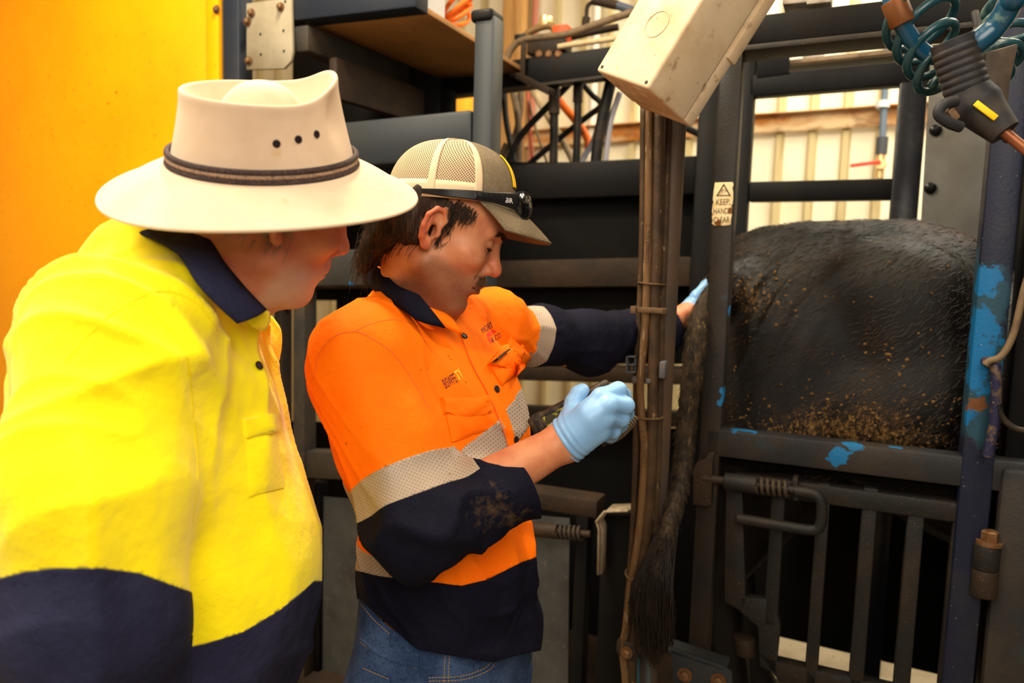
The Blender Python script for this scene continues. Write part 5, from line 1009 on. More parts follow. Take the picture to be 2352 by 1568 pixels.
E_ = np.array([F_(*r[-1]) for r in S_]); b = MB(); b.tube(E_, .0026, 8, closed=True); b.build('brim_edge', m_felt, hat)
m_cord = M('dark_braided_cord', srgb(52, 40, 42), .7, 0, [(srgb(88, 70, 62), 500, .5, .6)], (700, .5, .001)); m_cord2 = M('tan_braided_cord', srgb(158, 128, 104), .7, 0, [(srgb(96, 74, 62), 500, .5, .6)])
def ringp(z, o): return np.array([F_((AC-.0012*z*0+o-.10*z)*math.cos(t), (BC+o-.10*z)*math.sin(t), z+.003*math.cos(t)*0) for t in np.linspace(0, 2*math.pi, 160, endpoint=False)])
for z, rr, mt in ((.0135, .0036, m_cord), (.0075, .0030, m_cord2), (.0015, .0036, m_cord)): b = MB(); b.tube(ringp(z, .0022), rr, 8, closed=True); b.build('hat_band', mt, hat)
hatbv = bvh_of(Vh, np.array(Fh))
for x, y in ((635, 330), (685, 320), (727, 308)): P, n = hit(hatbv, x, y, .0002); b = MB(); b.lathe(P, n, [(.0046, -.001), (.0046, .0008), (.003, .0012), (.0026, .0003), (.0001, .0002)], 16); b.build('vent_eyelet', M('dark_eyelet', srgb(34, 22, 26), .5), hat)
# ================================================================= the cow standing in the crush
CR_ = np.stack([ca, cn, cz], 1); DC = .37
def ct(px, py, d=DC): s, z = cs(px, py, d); return s, z
top = [ct(*p) for p in ((1690, 604), (1722, 572), (1780, 551), (1860, 546), (1900, 550), (1960, 544), (2030, 538), (2100, 548), (2180, 564), (2250, 582))]
cowp = Part(CO, CR_)
zt = lambda s: float(np.interp(s, [q[0] for q in top], [q[1] for q in top]))
cow = root('black_cow', cw(.6, DC, .2), 'black cow caked with mud standing in the crush, tail hanging out beside the post', 'cow')
sT = top[0][0]
cowp.ell((sT+.20, DC, zt(sT+.2)-.25), (.235, .235, .245), .06)
cowp.ell((sT+.42, DC, zt(sT+.42)-.27), (.24, .25, .265), .06)
cowp.ell((sT+.95, DC, zt(.6)-.42), (.72, .275, .38), .08).ell((sT+1.35, DC, zt(.6)-.36), (.32, .23, .36), .08)
for e in (-1, 1):
    cowp.ell((sT+.40, DC+e*.165, zt(sT+.40)-.12), (.12, .07, .09), .12)                # hook bone
    cowp.ell((sT+.055, DC+e*.105, zt(sT+.05)-.105), (.05, .045, .06), .05)                # pin bone
    cowp.ell((sT+.16, DC+e*.145, zt(sT+.2)-.46), (.19, .115, .30), .07)                   # thigh
    cowp.ell((sT+.40, DC+e*.21, zt(sT+.4)-.43), (.12, .06, .10), .07)                     # stifle
    hip = (sT+.18, DC+e*.15, zt(sT+.2)-.62); hock = (sT+.03, DC+e*.14, .70); ank = (sT+.09, DC+e*.14, .34)
    cowp.cap(hip, hock, .11, .055, .05).cap(hock, ank, .048, .036, .03).cap(ank, (sT+.13, DC+e*.14, .25), .045, .058, .02)
    el = (sT+1.42, DC+e*.15, .90); kn = (sT+1.42, DC+e*.14, .58); cowp.cap((sT+1.42, DC+e*.15, 1.15), el, .13, .08, .06).cap(el, kn, .065, .048, .03).cap(kn, (sT+1.42, DC+e*.14, .33), .042, .036, .03).cap((sT+1.42, DC+e*.14, .33), (sT+1.46, DC+e*.14, .25), .042, .055, .02)
    cowp.ell((sT+2.22, DC+e*.13, zt(.6)-.02), (.04, .10, .035), .02)
cowp.cap((sT+1.55, DC, zt(.6)-.25), (sT+2.1, DC, zt(.6)-.05), .21, .14, .08).ell((sT+2.3, DC, zt(.6)-.1), (.17, .11, .13), .06).cap((sT+2.3, DC, zt(.6)-.14), (sT+2.55, DC, zt(.6)-.3), .10, .075, .05)
for i in range(len(top)-1):                              # the line of the back, as the photograph shows it
    (s0, z0), (s1, z1) = top[i], top[i+1]; cowp.cap((s0, DC, z0-.05), (s1, DC, z1-.05), .05, .05, .10)
cowp.cap((sT-.03, DC, top[0][1]-.05), (sT+.06, DC, top[1][1]-.045), .04, .05, .05)
for (pa, da), (pb, db) in ((((1800, 655), .37), ((1735, 645), .31)), (((1735, 645), .31), ((1668, 655), .19))): cowp.cap((cs(*pa, da)[0], da, cs(*pa, da)[1]), (cs(*pb, db)[0], db, cs(*pb, db)[1]), .06, .052, .05)
# grid follows the crush axes: work in (s, d, z) and turn the result afterwards
loc = Part(); loc.L = cowp.L
G = Grid(line_grid([(-.16, .75, .0075), (.75, 2.75, .022)]), np.arange(.02, .74, .011), line_grid([(.19, .8, .016), (.8, 1.78, .0085)])).add(loc); V, F = G.mesh(2); Nn = vnormals(V, F)
d = .006*snoise(V, 14, 61)+.0012*snoise(V, 42, 62)
crz = np.exp(-((V-np.array([sT+.07, .16, zt(sT+.05)-.14]))**2).sum(1)/.13**2); d += .004*(folds(V, (.3, 0, -.95), 40, 65, .2, 2.2)-.4)+crz*.020*(folds(V, (.45, 0, .9), 62, 64, .2, 2.2)-.4)
V = V+Nn*d[:, None]; zr = V[:, 2]; Vw = CO+V@CR_.T
mud = np.clip((1.50-.12*np.clip(V[:, 0]/.5, 0, 1)-zr)/.22, 0, 1)*np.clip((zr-1.0)/.15, 0, 1)*(.55+.4*snoise(V, 9, 66))+.5*np.exp(-((V[:, 0]-(sT+.07))**2+(zr-zt(sT)+.08)**2)/.09**2)
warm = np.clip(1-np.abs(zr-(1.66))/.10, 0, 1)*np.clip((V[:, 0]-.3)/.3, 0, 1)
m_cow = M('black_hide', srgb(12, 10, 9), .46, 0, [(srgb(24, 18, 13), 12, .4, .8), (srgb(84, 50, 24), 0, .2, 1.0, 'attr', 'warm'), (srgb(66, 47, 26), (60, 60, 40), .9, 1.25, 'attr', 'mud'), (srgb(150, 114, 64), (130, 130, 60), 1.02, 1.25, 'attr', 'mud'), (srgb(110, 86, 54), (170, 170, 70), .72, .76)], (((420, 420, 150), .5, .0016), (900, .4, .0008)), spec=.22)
cow_body = mesh_obj('body', Vw, F, m_cow, cow, sharp=0, attrs={'mud': mud, 'warm': warm})
VwN = vnormals(Vw, F); near = np.where((V[:, 1] < .36) & (V[:, 0] < .72) & (V[:, 2] > 1.02))[0]; g_ = np.random.default_rng(70)
pick = near[g_.integers(0, len(near), 5200)]; flow = (-ca*.75-cz*.55); b = MB()
for i in pick:
    p = Vw[i]+g_.normal(0, .004, 3); p = Vw[i]+(p-Vw[i])-VwN[i]*((p-Vw[i])@VwN[i]); t = flow+g_.normal(0, .25, 3); t = nrm(t-VwN[i]*(t@VwN[i])); L_ = g_.uniform(.012, .026)
    b.tube([p, p+t*L_*.5+VwN[i]*.0022, p+t*L_+VwN[i]*.0018], [.0007, .0006, .0002], 3, cap=False)
o = b.build('coat_hair', M('brown_black_hair', srgb(30, 22, 16), .45, 0, [(srgb(70, 48, 30), 12, .5, .75)], spec=.4), cow_body, fix=False, sharp=0); o['kind'] = 'stuff'
mw = np.clip(mud, 0, 1.3)[near]**2+.012; pick = near[g_.choice(len(near), 1500, p=mw/mw.sum())]; b = MB()
for i in pick:
    r_ = abs(g_.normal(0, .0022))+.0014; p = Vw[i]+g_.normal(0, .003, 3); e = nrm(np.cross(VwN[i], g_.normal(size=3))); f_ = np.cross(VwN[i], e); n5 = 5
    ring = [p+(e*math.cos(t)*g_.uniform(.7, 1.5)+f_*math.sin(t)*g_.uniform(.5, 1.0))*r_ for t in np.linspace(0, 6.283, n5, endpoint=False)]
    b.add(ring+[p+VwN[i]*r_*.7], [(k, (k+1) % n5, n5) for k in range(n5)])
o = b.build('dried_mud', M('dried_mud', srgb(104, 76, 42), .85, 0, [(srgb(60, 44, 26), 40, .4, .7), (srgb(168, 130, 76), 90, .58, .74)]), cow_body, fix=False); o['kind'] = 'stuff'
tp_ = spline([on(1810, 640, .37), on(1725, 640, .33), on(1660, 655, .15), on(1612, 720, .02), on(1598, 800, -.02), on(1584, 900, -.03), on(1573, 1000, -.035), on(1566, 1080, -.06), on(1552, 1150, -.11), on(1528, 1230, -.185), on(1510, 1310, -.21), on(1502, 1390, -.215)], 8)
b = MB(); b.tube(tp_, np.interp(np.linspace(0, 1, len(tp_)), [0, .2, .6, .82, 1], [.034, .026, .021, .017, .006])+.0015*np.sin(np.arange(len(tp_))*2.3), 16)
m_tail = M('muddy_tail_hair', srgb(34, 27, 20), .6, 0, [(srgb(70, 54, 34), (60, 60, 25), .4, .7), (srgb(128, 102, 62), (120, 120, 40), .6, .72), (srgb(22, 18, 14), 26, .55, .75)], ((300, .7, .003), (60, .5, .006)))
tail = b.build('tail', m_tail, cow, sharp=0)
g_ = np.random.default_rng(77); st, dr = [], []
T_g = np.gradient(tp_, axis=0)
for i in range(1500):
    j = g_.integers(14, len(tp_)); t = nrm(T_g[j]); e = nrm(np.cross(t, g_.normal(size=3))); st.append(tp_[j]+e*np.interp(j/len(tp_), [0, .2, .6, 1], [.034, .026, .021, .017])*.95); dr.append(t*1.2+e*.35)
strands('tail_hair', st, dr, .022, .0007, tail, .15, m_tail, .3, 78)
m_switch = M('dark_switch_hair', srgb(30, 23, 18), .45, 0, [(srgb(60, 42, 26), (40, 40, 8), .55, .78)])
b = MB(); tip = [on(1505, 1510, -.12), on(1530, 1500, -.12)]
for i in range(620):
    u = g_.uniform(-1, 1); v = g_.uniform(-1, 1); top_ = (lambda q: tp_[q]+nrm(np.cross(T_g[q], g_.normal(size=3)))*.016)(g_.integers(int(len(tp_)*.74), int(len(tp_)*.9))); mid = on(1498+u*46, 1350+g_.uniform(-20, 20), -.215+v*.03); end = on(1500+u*44+g_.normal(0, 5), 1505-abs(u)*60+g_.uniform(-70, 30), -.215+v*.03)
    if g_.random() < .35: end2 = end+np.array([g_.normal(0, .01), g_.normal(0, .01), .03]); P = spline([top_, mid, end, end2], 5)
    else: P = spline([top_, mid, end], 6)
    b.tube(P, np.linspace(.0018, .0007, len(P)), 4, cap=False)
o = b.build('tail_switch', m_switch, tail, fix=False, sharp=0); o['kind'] = 'stuff'
b = MB(); b.tube(spline([on(1526, 1240, -.19), on(1512, 1300, -.207), on(1500, 1380, -.215), on(1503, 1470, -.215)], 8), np.interp(np.linspace(0, 1, 25), [0, .3, .7, 1], [.006, .022, .032, .012]), 14); b.build('switch_core', m_switch, tail, sharp=0)
# ================================================================= hoses, fittings and loose things
def hose(name, pts, r, mat, label, group=None, k=8, n=10, cat='hose'):
    b = MB(); b.tube(spline(pts, k), r, n); o = b.build(name, mat, None, sharp=0); return props(o, label, cat, group)
hp_ = MB(); P0, P1 = on(1548, 300, -.11), on(1506, 1450, -.11); hp_.cyl(cw((P0-CO)@ca, -.11, 0), cw((P0-CO)@ca, -.11, zz(1548, 120, -.11)), .0265, 24); pipe_post = hp_.build('hose_pipe', M('brown_pipe_paint', srgb(62, 54, 50), .5, 0, [(srgb(84, 62, 42), 5, .4, .7), (srgb(134, 104, 70), 260, .66, .72)], (150, .35, .002)), crush)
DH = -.155
def ph(d, *q): return [on(x, y, d) for x, y in q]
m_textose = M('scuffed_printed_hose', srgb(100, 74, 46), .55, 0, [(srgb(84, 58, 34), (60, 60, 6), .42, .6), (srgb(196, 178, 148), (220, 220, 16), .60, .70)], (200, .4, .001))
h1p = ph(DH-.012, (1492, 235), (1490, 400), (1488, 560), (1484, 700), (1478, 800), (1470, 880), (1474, 960), (1480, 1040), (1470, 1200), (1452, 1330), (1440, 1430), (1430, 1490), (1437, 1568), (1442, 1720))
h1 = hose('hydraulic_hose', h1p, .0088, m_textose, 'pale scuffed hydraulic hose with printed rating running down the pipe', n=14)
hose('hydraulic_hose', ph(DH+.01, (1479, 235), (1477, 500), (1471, 700), (1463, 850), (1462, 1000), (1458, 1150), (1450, 1290), (1436, 1450)), .0085, m_rubberd, 'dark muddy hose behind the printed hose on the pipe')
hose('hydraulic_hose', ph(DH-.004, (1514, 240), (1509, 500), (1503, 700), (1500, 850), (1497, 1000), (1487, 1200), (1468, 1350), (1452, 1500), (1450, 1720)), .0122, m_rubberd, 'thick brown muddy hose beside the printed hose', n=14)
hose('hydraulic_hose', ph(DH+.02, (1536, 240), (1529, 500), (1521, 700), (1516, 900), (1510, 1100), (1500, 1300)), .0085, m_rubberd, 'thin brown hose tucked against the round pipe')
hose('air_line', ph(-.13, (1462, 1500), (1464, 1560), (1462, 1700)), .009, M('teal_line', srgb(40, 78, 84), .5), 'teal air line below the clamp plate', cat='hose')
hose('air_line', ph(-.13, (1486, 1500), (1488, 1560), (1488, 1700)), .009, M('grey_line', srgb(70, 78, 80), .5), 'grey air line below the clamp plate beside the teal one', cat='hose')
def along(Pm, body, x0, t0, size, mat, parent, r):       # printed lettering running down a hose
    v, f, lo, hi = glyphs(body); Q = spline(Pm, 30); s = np.concatenate([[0], np.cumsum(np.linalg.norm(np.diff(Q, axis=0), axis=1))]); T = np.gradient(Q, axis=0); out = []
    for p in v:
        a = t0+(p[0]-lo[0])*size; i = min(np.searchsorted(s, a), len(Q)-1); t = nrm(T[i]); cen = np.array([np.interp(a, s, Q[:, k]) for k in range(3)]); n = nrm(CAM-cen); n = nrm(n-t*(n@t)); side = np.cross(t, n); ang = (p[1]-.36)*size/r
        out.append(cen+(n*math.cos(ang)+side*-math.sin(ang))*(r+.0004))
    return mesh_obj('printed_lettering', np.array(out), f, mat, parent, smooth=False)
Lh = spline(h1p, 30); sh_ = np.concatenate([[0], np.cumsum(np.linalg.norm(np.diff(Lh, axis=0), axis=1))]); pj = proj(Lh)
tt = lambda y: float(np.interp(y, pj[:, 1], sh_))
along(h1p, '21MPa (3000PSI)', 0, tt(515), .0125, m_ink, h1, .0088); along(h1p, '21MPa (3000PSI)', 0, tt(1425), .0125, m_ink, h1, .0088); along(h1p, '21MPa (3000PSI)', 0, tt(985), .0125, m_ink, h1, .0088)
m_tie = M('grimy_cable_tie', srgb(92, 70, 46), .5, 0, [(srgb(60, 44, 30), 40, .5, .7)])
for i, (y, x0, x1, dy, lab) in enumerate(((648, 1466, 1524, 6, 'grimy cable tie around the hoses, topmost of three'), (953, 1452, 1520, 8, 'thin grimy cable tie around the hoses below the grey clamp'), (1312, 1436, 1474, 22, 'loose wire tie around the hose beside the tail switch'))):
    A_1, B_1 = on(x0, y, DH), on(x1, y+dy, DH); b = MB(); e = (B_1-A_1)/2; c = (A_1+B_1)/2+cn*.012
    b.tube([c+e*math.cos(t)+cn*-.036*math.sin(t) for t in np.linspace(0, 2*math.pi, 40, endpoint=False)], .0022, 6, closed=True, flat=1.8 if i < 2 else 1); o = b.build('cable_tie', m_tie, None, loc=c); props(o, lab, 'cable tie')
b = MB(); b.bar(on(1453, 710, DH-.03), on(1529, 714, DH-.03), cz, .012, .004); b.obox(on(1456, 711, DH-.03), [ca, cn, cz], [.006, .008, .008]); b.obox(on(1527, 714, DH-.02), [ca, cn, cz], [.004, .012, .006]); o = b.build('hose_strap', m_tie, None, .001); props(o, 'flat rusty strap clamping the hoses to the pipe above the grey clamp', 'strap')
clamp = root('hose_clamp', on(1485, 845, DH), 'grey bolted clamp block holding the hoses halfway down the pipe', 'clamp')
m_clamp = M('grey_clamp', srgb(82, 84, 88), .5, .2, [(BROWN, 40, .5, .75)])
b = MB(); 
for y in (818, 836, 853): b.bar(on(1441, y, DH-.012), on(1462, y, DH-.012), cz, .0035, .024)
b.bar(on(1442, 818, DH-.012), on(1442, 853, DH-.012), cn, .024, .0035); b.bar(on(1460, 818, DH-.002), on(1460, 853, DH-.002), cn, .012, .004); b.build('channel', m_clamp, clamp, .0006)
b = MB(); b.obox(on(1524, 848, DH-.005), [ca, cn, cz], [.007, .015, .019]); b.build('clamp_jaw', m_clamp, clamp, .003)
b = MB(); b.hexbolt(on(1460, 872, DH-.012), -cn, .006, .012); b.build('clamp_bolt', m_clamp, clamp)
b = MB(); b.hexbolt(on(1492, 874, DH-.006), -cn, .006, .012); b.build('clamp_bolt', m_clamp, clamp)
b = MB(); b.prism(ph(DH-.02, (1417, 1470), (1428, 1466), (1456, 1482), (1466, 1512), (1460, 1524), (1420, 1505), (1414, 1490)), cn*.01); cp = b.build('clamp_plate', m_rusty, None, .002); props(cp, 'small rusty plate bolted over the hoses low on the pipe', 'plate')
b = MB(); b.hexbolt(on(1440, 1498, DH-.021), -cn, .0095, .014); b.build('plate_bolt', m_bolt, cp)
# hoses hanging behind the race under the far beam
def hz(d, *q): return ph(d, *q)
m_pale = M('pale_dusty_hose', srgb(186, 164, 128), .6, 0, [(srgb(130, 104, 70), 20, .5, .75)]); m_dust = M('dusty_brown_hose', srgb(110, 92, 70), .6, 0, [(srgb(70, 56, 42), 20, .5, .75)]); m_or = M('orange_hose', srgb(232, 108, 30), .5, 0, [(srgb(150, 60, 20), 30, .55, .75)]); m_lil = M('grey_ribbed_hose', srgb(140, 138, 146), .5); m_red = M('faded_red_line', srgb(190, 96, 70), .5)
HZ = [(.95, .012, m_rubber, ((1157, 190), (1161, 266), (1173, 331), (1188, 400)), 'black hose hanging beside the capped post'), (1.0, .014, m_dust, ((1174, 190), (1188, 259), (1192, 311), (1192, 400)), 'dusty brown hose hanging second from the capped post'),
  (1.05, .013, m_dust, ((1197, 190), (1194, 260), (1180, 320), (1146, 385)), 'dusty hose swinging down to the capped post'), (.9, .013, m_rubber, ((1310, 190), (1254, 249), (1195, 314), (1160, 390)), 'black hose crossing down to the left behind the others'),
  (1.1, .014, m_pale, ((1212, 190), (1254, 259), (1298, 335), (1326, 390)), 'pale dusty hose slanting down to the right'), (.83, .016, m_rubber, ((1273, 195), (1273, 266), (1272, 330), (1271, 395)), 'straight black hose hanging from a rusty sleeve'),
  (.83, .014, m_rubber, ((1328, 190), (1327, 266), (1325, 330), (1323, 395)), 'straight black hose hanging right of the sleeved one'), (.98, .012, m_rubber, ((1390, 238), (1333, 280), (1285, 318), (1205, 385)), 'black hose crossing low behind the two straight hoses'),
  (1.0, .011, m_rubber, ((1334, 188), (1360, 218), (1386, 245), (1395, 300)), 'short black hose arching towards the thick bundle'), (.85, .021, m_rubber, ((1405, 180), (1389, 249), (1375, 318), (1366, 395)), 'thickest black hose hanging near the white box'),
  (.87, .011, m_lil, ((1424, 212), (1403, 276), (1395, 330), (1389, 395)), 'grey ribbed hose hanging along the thickest black one'), (1.0, .012, m_lil, ((1372, 300), (1360, 330), (1342, 360), (1325, 395)), 'grey hose end below the thick black hose'),
  (1.1, .016, m_or, ((1270, 205), (1290, 238), (1319, 273), (1347, 314), (1352, 345)), 'orange hose crossing behind the straight black hoses'), (1.15, .005, m_dust, ((1208, 205), (1230, 294), (1262, 390)), 'thin brown line among the hanging hoses'),
  (1.15, .006, m_red, ((1213, 190), (1214, 249), (1224, 390)), 'faded red line among the hanging hoses'), (1.05, .014, m_dust, ((1165, 330), (1150, 360), (1130, 395)), 'dusty hose stub low beside the capped post'), (1.0, .013, m_rubber, ((1560, 288), (1590, 300), (1615, 316), (1630, 350)), 'black hose looping behind the round pipe')]
for d_, r_, m_, q, lab in HZ: hose('hanging_hose', hz(d_, *q), r_, m_, lab)
b = MB(); b.cyl(on(1273, 185, .83), on(1273, 262, .83), .021); props(b.build('hose_sleeve', m_rusty, None), 'rusty sleeve around the top of a straight hose', 'fitting'); b = MB(); b.cyl(on(1328, 185, .83), on(1327, 235, .83), .018); props(b.build('hose_sleeve', m_rusty, None), 'brown sleeve around the top of the right straight hose', 'fitting')
# on top of the far beam: valves and hoses
DT = .80
vb_ = root('valve_block', on(1292, 85, DT), 'red and brown hydraulic valve block on top of the far beam', 'valve')
b = MB(); b.obox(on(1292, 82, DT), [ca, cn, cz], [.028, .03, .03]); b.build('red_cap', M('chipped_red_paint', srgb(206, 76, 30), .5, 0, [(srgb(120, 60, 30), 60, .58, .7)]), vb_, .003)
b = MB(); b.obox(on(1262, 112, DT), [ca, cn, cz], [.075, .035, .022]); b.build('block_body', m_rusty, vb_, .004)
for x in (1240, 1262, 1284): b = MB(); b.lathe(on(x, 126, DT-.035), -cn, [(.014, -.01), (.014, .012), (.009, .016)], 8); b.build('port_fitting', m_bolt, vb_)
b = MB(); b.cyl(on(1252, 62, DT), on(1255, 38, DT), .024); b.build('fill_cap', m_brass, vb_, .003)
hose('valve_hose', ph(DT-.03, (1163, 140), (1175, 112), (1200, 92), (1260, 84), (1310, 76), (1380, 52), (1470, 22), (1560, -10)), .013, m_dust, 'long dusty hose curving over the valve block')
hose('valve_hose', ph(DT-.01, (1200, 88), (1216, 74), (1244, 62), (1266, 60), (1275, 72), (1276, 84)), .013, M('mustard_brown_hose', srgb(120, 92, 56), .5), 'short brown elbow hose above the valve block')
hose('valve_pipe', ph(DT-.05, (1282, 108), (1310, 103), (1360, 96), (1415, 88)), .010, m_pale, 'pale steel pipe lying along the far beam', cat='pipe')
hose('valve_pipe', ph(DT+.03, (1300, 88), (1350, 76), (1420, 62)), .013, m_rusty, 'brown rusty pipe behind the valve block', cat='pipe')
b = MB(); b.obox(on(1195, 86, DT-.03), [ca, cn, cz], [.02, .01, .01]); props(b.build('hose_clip', m_rubber, None, .002), 'black clip on the bend of the long dusty hose', 'clip')
gl = root('grease_gun_handle', on(1400, 14, DT+.1), 'brown and blue lever with cable drop seen over the valves', 'lever')
b = MB(); b.cyl(on(1362, 0, DT+.1), on(1418, 12, DT+.1), .017); b.build('grip', m_rusty, gl); b = MB(); b.cyl(on(1418, 12, DT+.1), on(1452, 24, DT+.1), .015); b.build('shaft', M('slate_blue', srgb(70, 76, 92), .5), gl)
b = MB(); b.tube(spline(ph(DT+.1, (1364, 2), (1350, 14), (1347, 36), (1346, 44)), 6), .008); b.cyl(on(1347, 40, DT+.1), on(1345, 58, DT+.1), .015); b.build('lead', m_rusty, gl)
brk = root('beam_bracket', on(1200, 170, .72), 'rusty bracket bolted in front of the far beam', 'bracket')
b = MB(); b.bar(on(1203, 98, .73), on(1200, 172, .73), ca, .018, .012); b.build('upright', m_rusty, brk, .001)
b = MB(); b.bar(on(1180, 176, .72), on(1206, 176, .72), cz, .008, .07); b.bar(on(1190, 174, .70), on(1266, 212, .62), cz, .02, .03); b.build('arm', m_rusty, brk, .001)
# cabinet, cable and other things above and behind
(s0, z0), (s1, _) = cs(926, 20, .12), cs(1020, 20, .12); b = MB(); P = onz(1022, 62, zB+.036); sc0 = (P-CO)@ca; dc0 = (P-CO)@cn
b.cbox(sc0-.19, sc0, dc0-.16, dc0, zB+.036, zB+.4); cab = b.build('steel_cabinet', m_white, None, .003); props(cab, 'white painted steel cabinet standing on the walkway board', 'cabinet')
b = MB(); b.cbox(sc0-.185, sc0-.005, dc0-.163, dc0-.16, zB+.05, zB+.39); b.build('cabinet_door', m_white, cab, .001)
b = MB(); cc = onz(1052, 78, zB+.05); 
for i in range(4): b = MB(); b.tube([cc+np.array([.035*math.cos(t)*(1+.1*i), .05*math.sin(t), .012+.014*i+.055*(1+math.sin(t+.6*i))*.7]) for t in np.linspace(0, 2*math.pi, 30, endpoint=False)], .007, 8, closed=True); o = b.build('cable_coil', m_or, None) if i == 0 else b.build('coil_turn', m_or, o0); o0 = o if i == 0 else o0
props(o0, 'coil of orange cable on the walkway board beside the cabinet', 'cable')
b = MB(); P = on(1056, 236, 1.5); b.lathe(P-cz*.12, cz, [(.06, 0), (.065, .02), (.065, .16), (.05, .2), (.02, .21)], 20); b.build('drum', M('yellow_plastic', srgb(250, 176, 30), .5), None); yd_ = [o for o in COL.objects if o.name == 'drum'][0]; yd_.name = 'yellow_drum'; props(yd_, 'yellow drum glimpsed under the beam left of the capped post', 'drum'); 
b = MB(); b.bar(P-cz*.13-ca*.15, P-cz*.13+ca*.15, cz, .02, .2); sh_o = b.build('shelf_bracket', m_timber, None, .002); props(sh_o, 'small timber shelf carrying the yellow drum', 'shelf')
b = MB(); b.bar(P-cz*.14+cn*.05, cw((P-CO)@ca, (P-CO)@cn+.05, 0), ca, .05, .05); b.build('shelf_leg', m_timber, sh_o, .002)
b = MB(); P = on(1870, 112, .98); b.lathe(P-cz*.05, cz, [(.030, 0), (.036, .03), (.044, .1), (.046, .102)], 22); props(b.build('plastic_tub', M('pale_tub', srgb(206, 196, 186), .5, 0, [(srgb(150, 130, 110), 20, .55, .75)]), None), 'pale tapered plastic tub behind the far top rail', 'tub')
b = MB(); b.bar(P-cz*.055-ca*.12, P-cz*.055+ca*.6, cz, .012, .12); props(b.build('ledge', m_dusty, None, .002), 'dark steel ledge under the pale tub', 'shelf')
for x, w_, lab in ((1832, .03, 'grimy grey box on the top near beam, left one'), (1882, .026, 'grimy grey box on the top near beam, right one')):
    P = on(x, 18, .06); b = MB(); b.obox(P+cz*.035, [ca, cn, cz], [w_, .035, .036]); props(b.build('control_box', M('grimy_grey_box', srgb(168, 160, 150), .5, 0, [(srgb(110, 90, 70), 20, .5, .75)]), None, .004), lab, 'box', 'control boxes on the top beam')
b = MB(); b.obox(on(842, 212, .42), [ca, cn, cz], [.05, .04, .03]); b.obox(on(872, 218, .42), [ca, cn, cz], [.02, .045, .036]); props(b.build('latch_block', M('chipped_mud_casting', srgb(84, 66, 44), .6, 0, [(srgb(170, 140, 84), 70, .56, .7), (srgb(36, 28, 22), 20, .5, .7)], (60, .8, .006)), None, .004), 'chipped muddy latch casting hanging below the walkway board', 'latch')
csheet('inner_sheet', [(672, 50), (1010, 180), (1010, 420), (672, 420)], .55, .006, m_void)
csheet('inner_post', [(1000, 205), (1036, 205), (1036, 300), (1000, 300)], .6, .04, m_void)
# white plastic junction box
JB, JA, JC, JD = at(1488, 204, 1.42), at(1368, 161, 1.5368), at(1590, 297, 1.5236), at(1607, 9, 1.4059)
jx, jy, jz = JA-JB, JC-JB, (JD-JB)/np.linalg.norm(JD-JB)*.42; nx_, ny_, nz_ = nrm(jx), nrm(jy), nrm(jz)
jb_ = root('junction_box', JB, 'dirty white plastic junction box hanging tilted in front of the far beam', 'junction box'); R3 = [nx_, ny_, nz_]
b = MB(); b.obox(JB+(jx+jy*.80+jz)/2, R3, [np.linalg.norm(jx)/2, np.linalg.norm(jy)*.40, .21]); b.build('body', m_pvc, jb_, .006, 3)
b = MB(); b.obox(JB+jx/2+jy*.9+jz/2, R3, [np.linalg.norm(jx)/2-.002, np.linalg.norm(jy)*.095, .208]); b.build('lid', m_pvc, jb_, .004, 2)
b = MB(); b.obox(JB+jx*.5+jy*.93+nz_*.30, R3, [np.linalg.norm(jx)/2+.004, np.linalg.norm(jy)*.09, .16]); b.build('hinged_cover', m_pvc, jb_, .004, 2)
ctr = JB+jx*.45+nz_*.115-ny_*.0006
b = MB(); b.tube([ctr+(nx_*math.cos(t)+nz_*math.sin(t))*.026 for t in np.linspace(0, 2*math.pi, 40, endpoint=False)], .0007, 5, closed=True); b.build('knockout_ring', m_pvc, jb_)
for a in (.08, .92): b = MB(); b.lathe(JB+jx*a+nz_*.010-ny_*.0003, -ny_, [(.0035, -.002), (.0035, .0006)], 10); b.build('screw', m_rusty, jb_)
for a, c_ in ((.3, .25), (.62, .62)): b = MB(); q = JB+jx*a+jy*c_*.8-nz_*.0004; b.tube([q+(nx_*math.cos(t)+ny_*math.sin(t))*.017 for t in np.linspace(0, 2*math.pi, 30, endpoint=False)], .0008, 5, closed=True); b.build('knockout_ring', m_pvc, jb_)
b = MB(); tp = JB+jx/2+jy/2+nz_*.42; b.tube(spline([tp-nz_*.02, tp+nz_*.06, np.array([tp[0]+.08, tp[1]+.02, 2.35]), np.array([tp[0]+.1, tp[1], 3.0]), np.array([tp[0]+.1, tp[1], 4.57])], 8), .014, 12); b.build('conduit', m_lil, jb_)
# prod handle and coiled air hoses at the top right
Yp = 1.16; m_grip = M('grey_rubber_grip', srgb(40, 40, 44), .6, 0, [(srgb(70, 60, 50), 14, .5, .75)], (200, .3, .001))
pr = root('stock_prod', at(2190, 95, Yp), 'grey pistol-grip tool with ribbed handle hanging among teal hoses', 'tool')
ax0, ax1, ax2, ax3 = at(2186, 92, Yp), at(2226, 222, Yp), at(2308, 305, Yp-.03), at(2420, 395, Yp-.06)
Q = spline([ax0, (ax0+ax1)/2, ax1], 12); nQ = len(Q); rq = .0300+.0022*np.abs(np.sin(np.linspace(0, 1, nQ)*math.pi*7.5))*(np.linspace(0, 1, nQ) > .2)
b = MB(); b.tube(np.vstack([spline([ax0, (ax0+ax1)/2, ax1], 40)]), .0295+.0018*np.abs(np.sin(np.linspace(0, 1, 81)*math.pi*8))*(np.linspace(0, 1, 81) > .15), 24); b.build('grip', m_grip, pr, sharp=0)
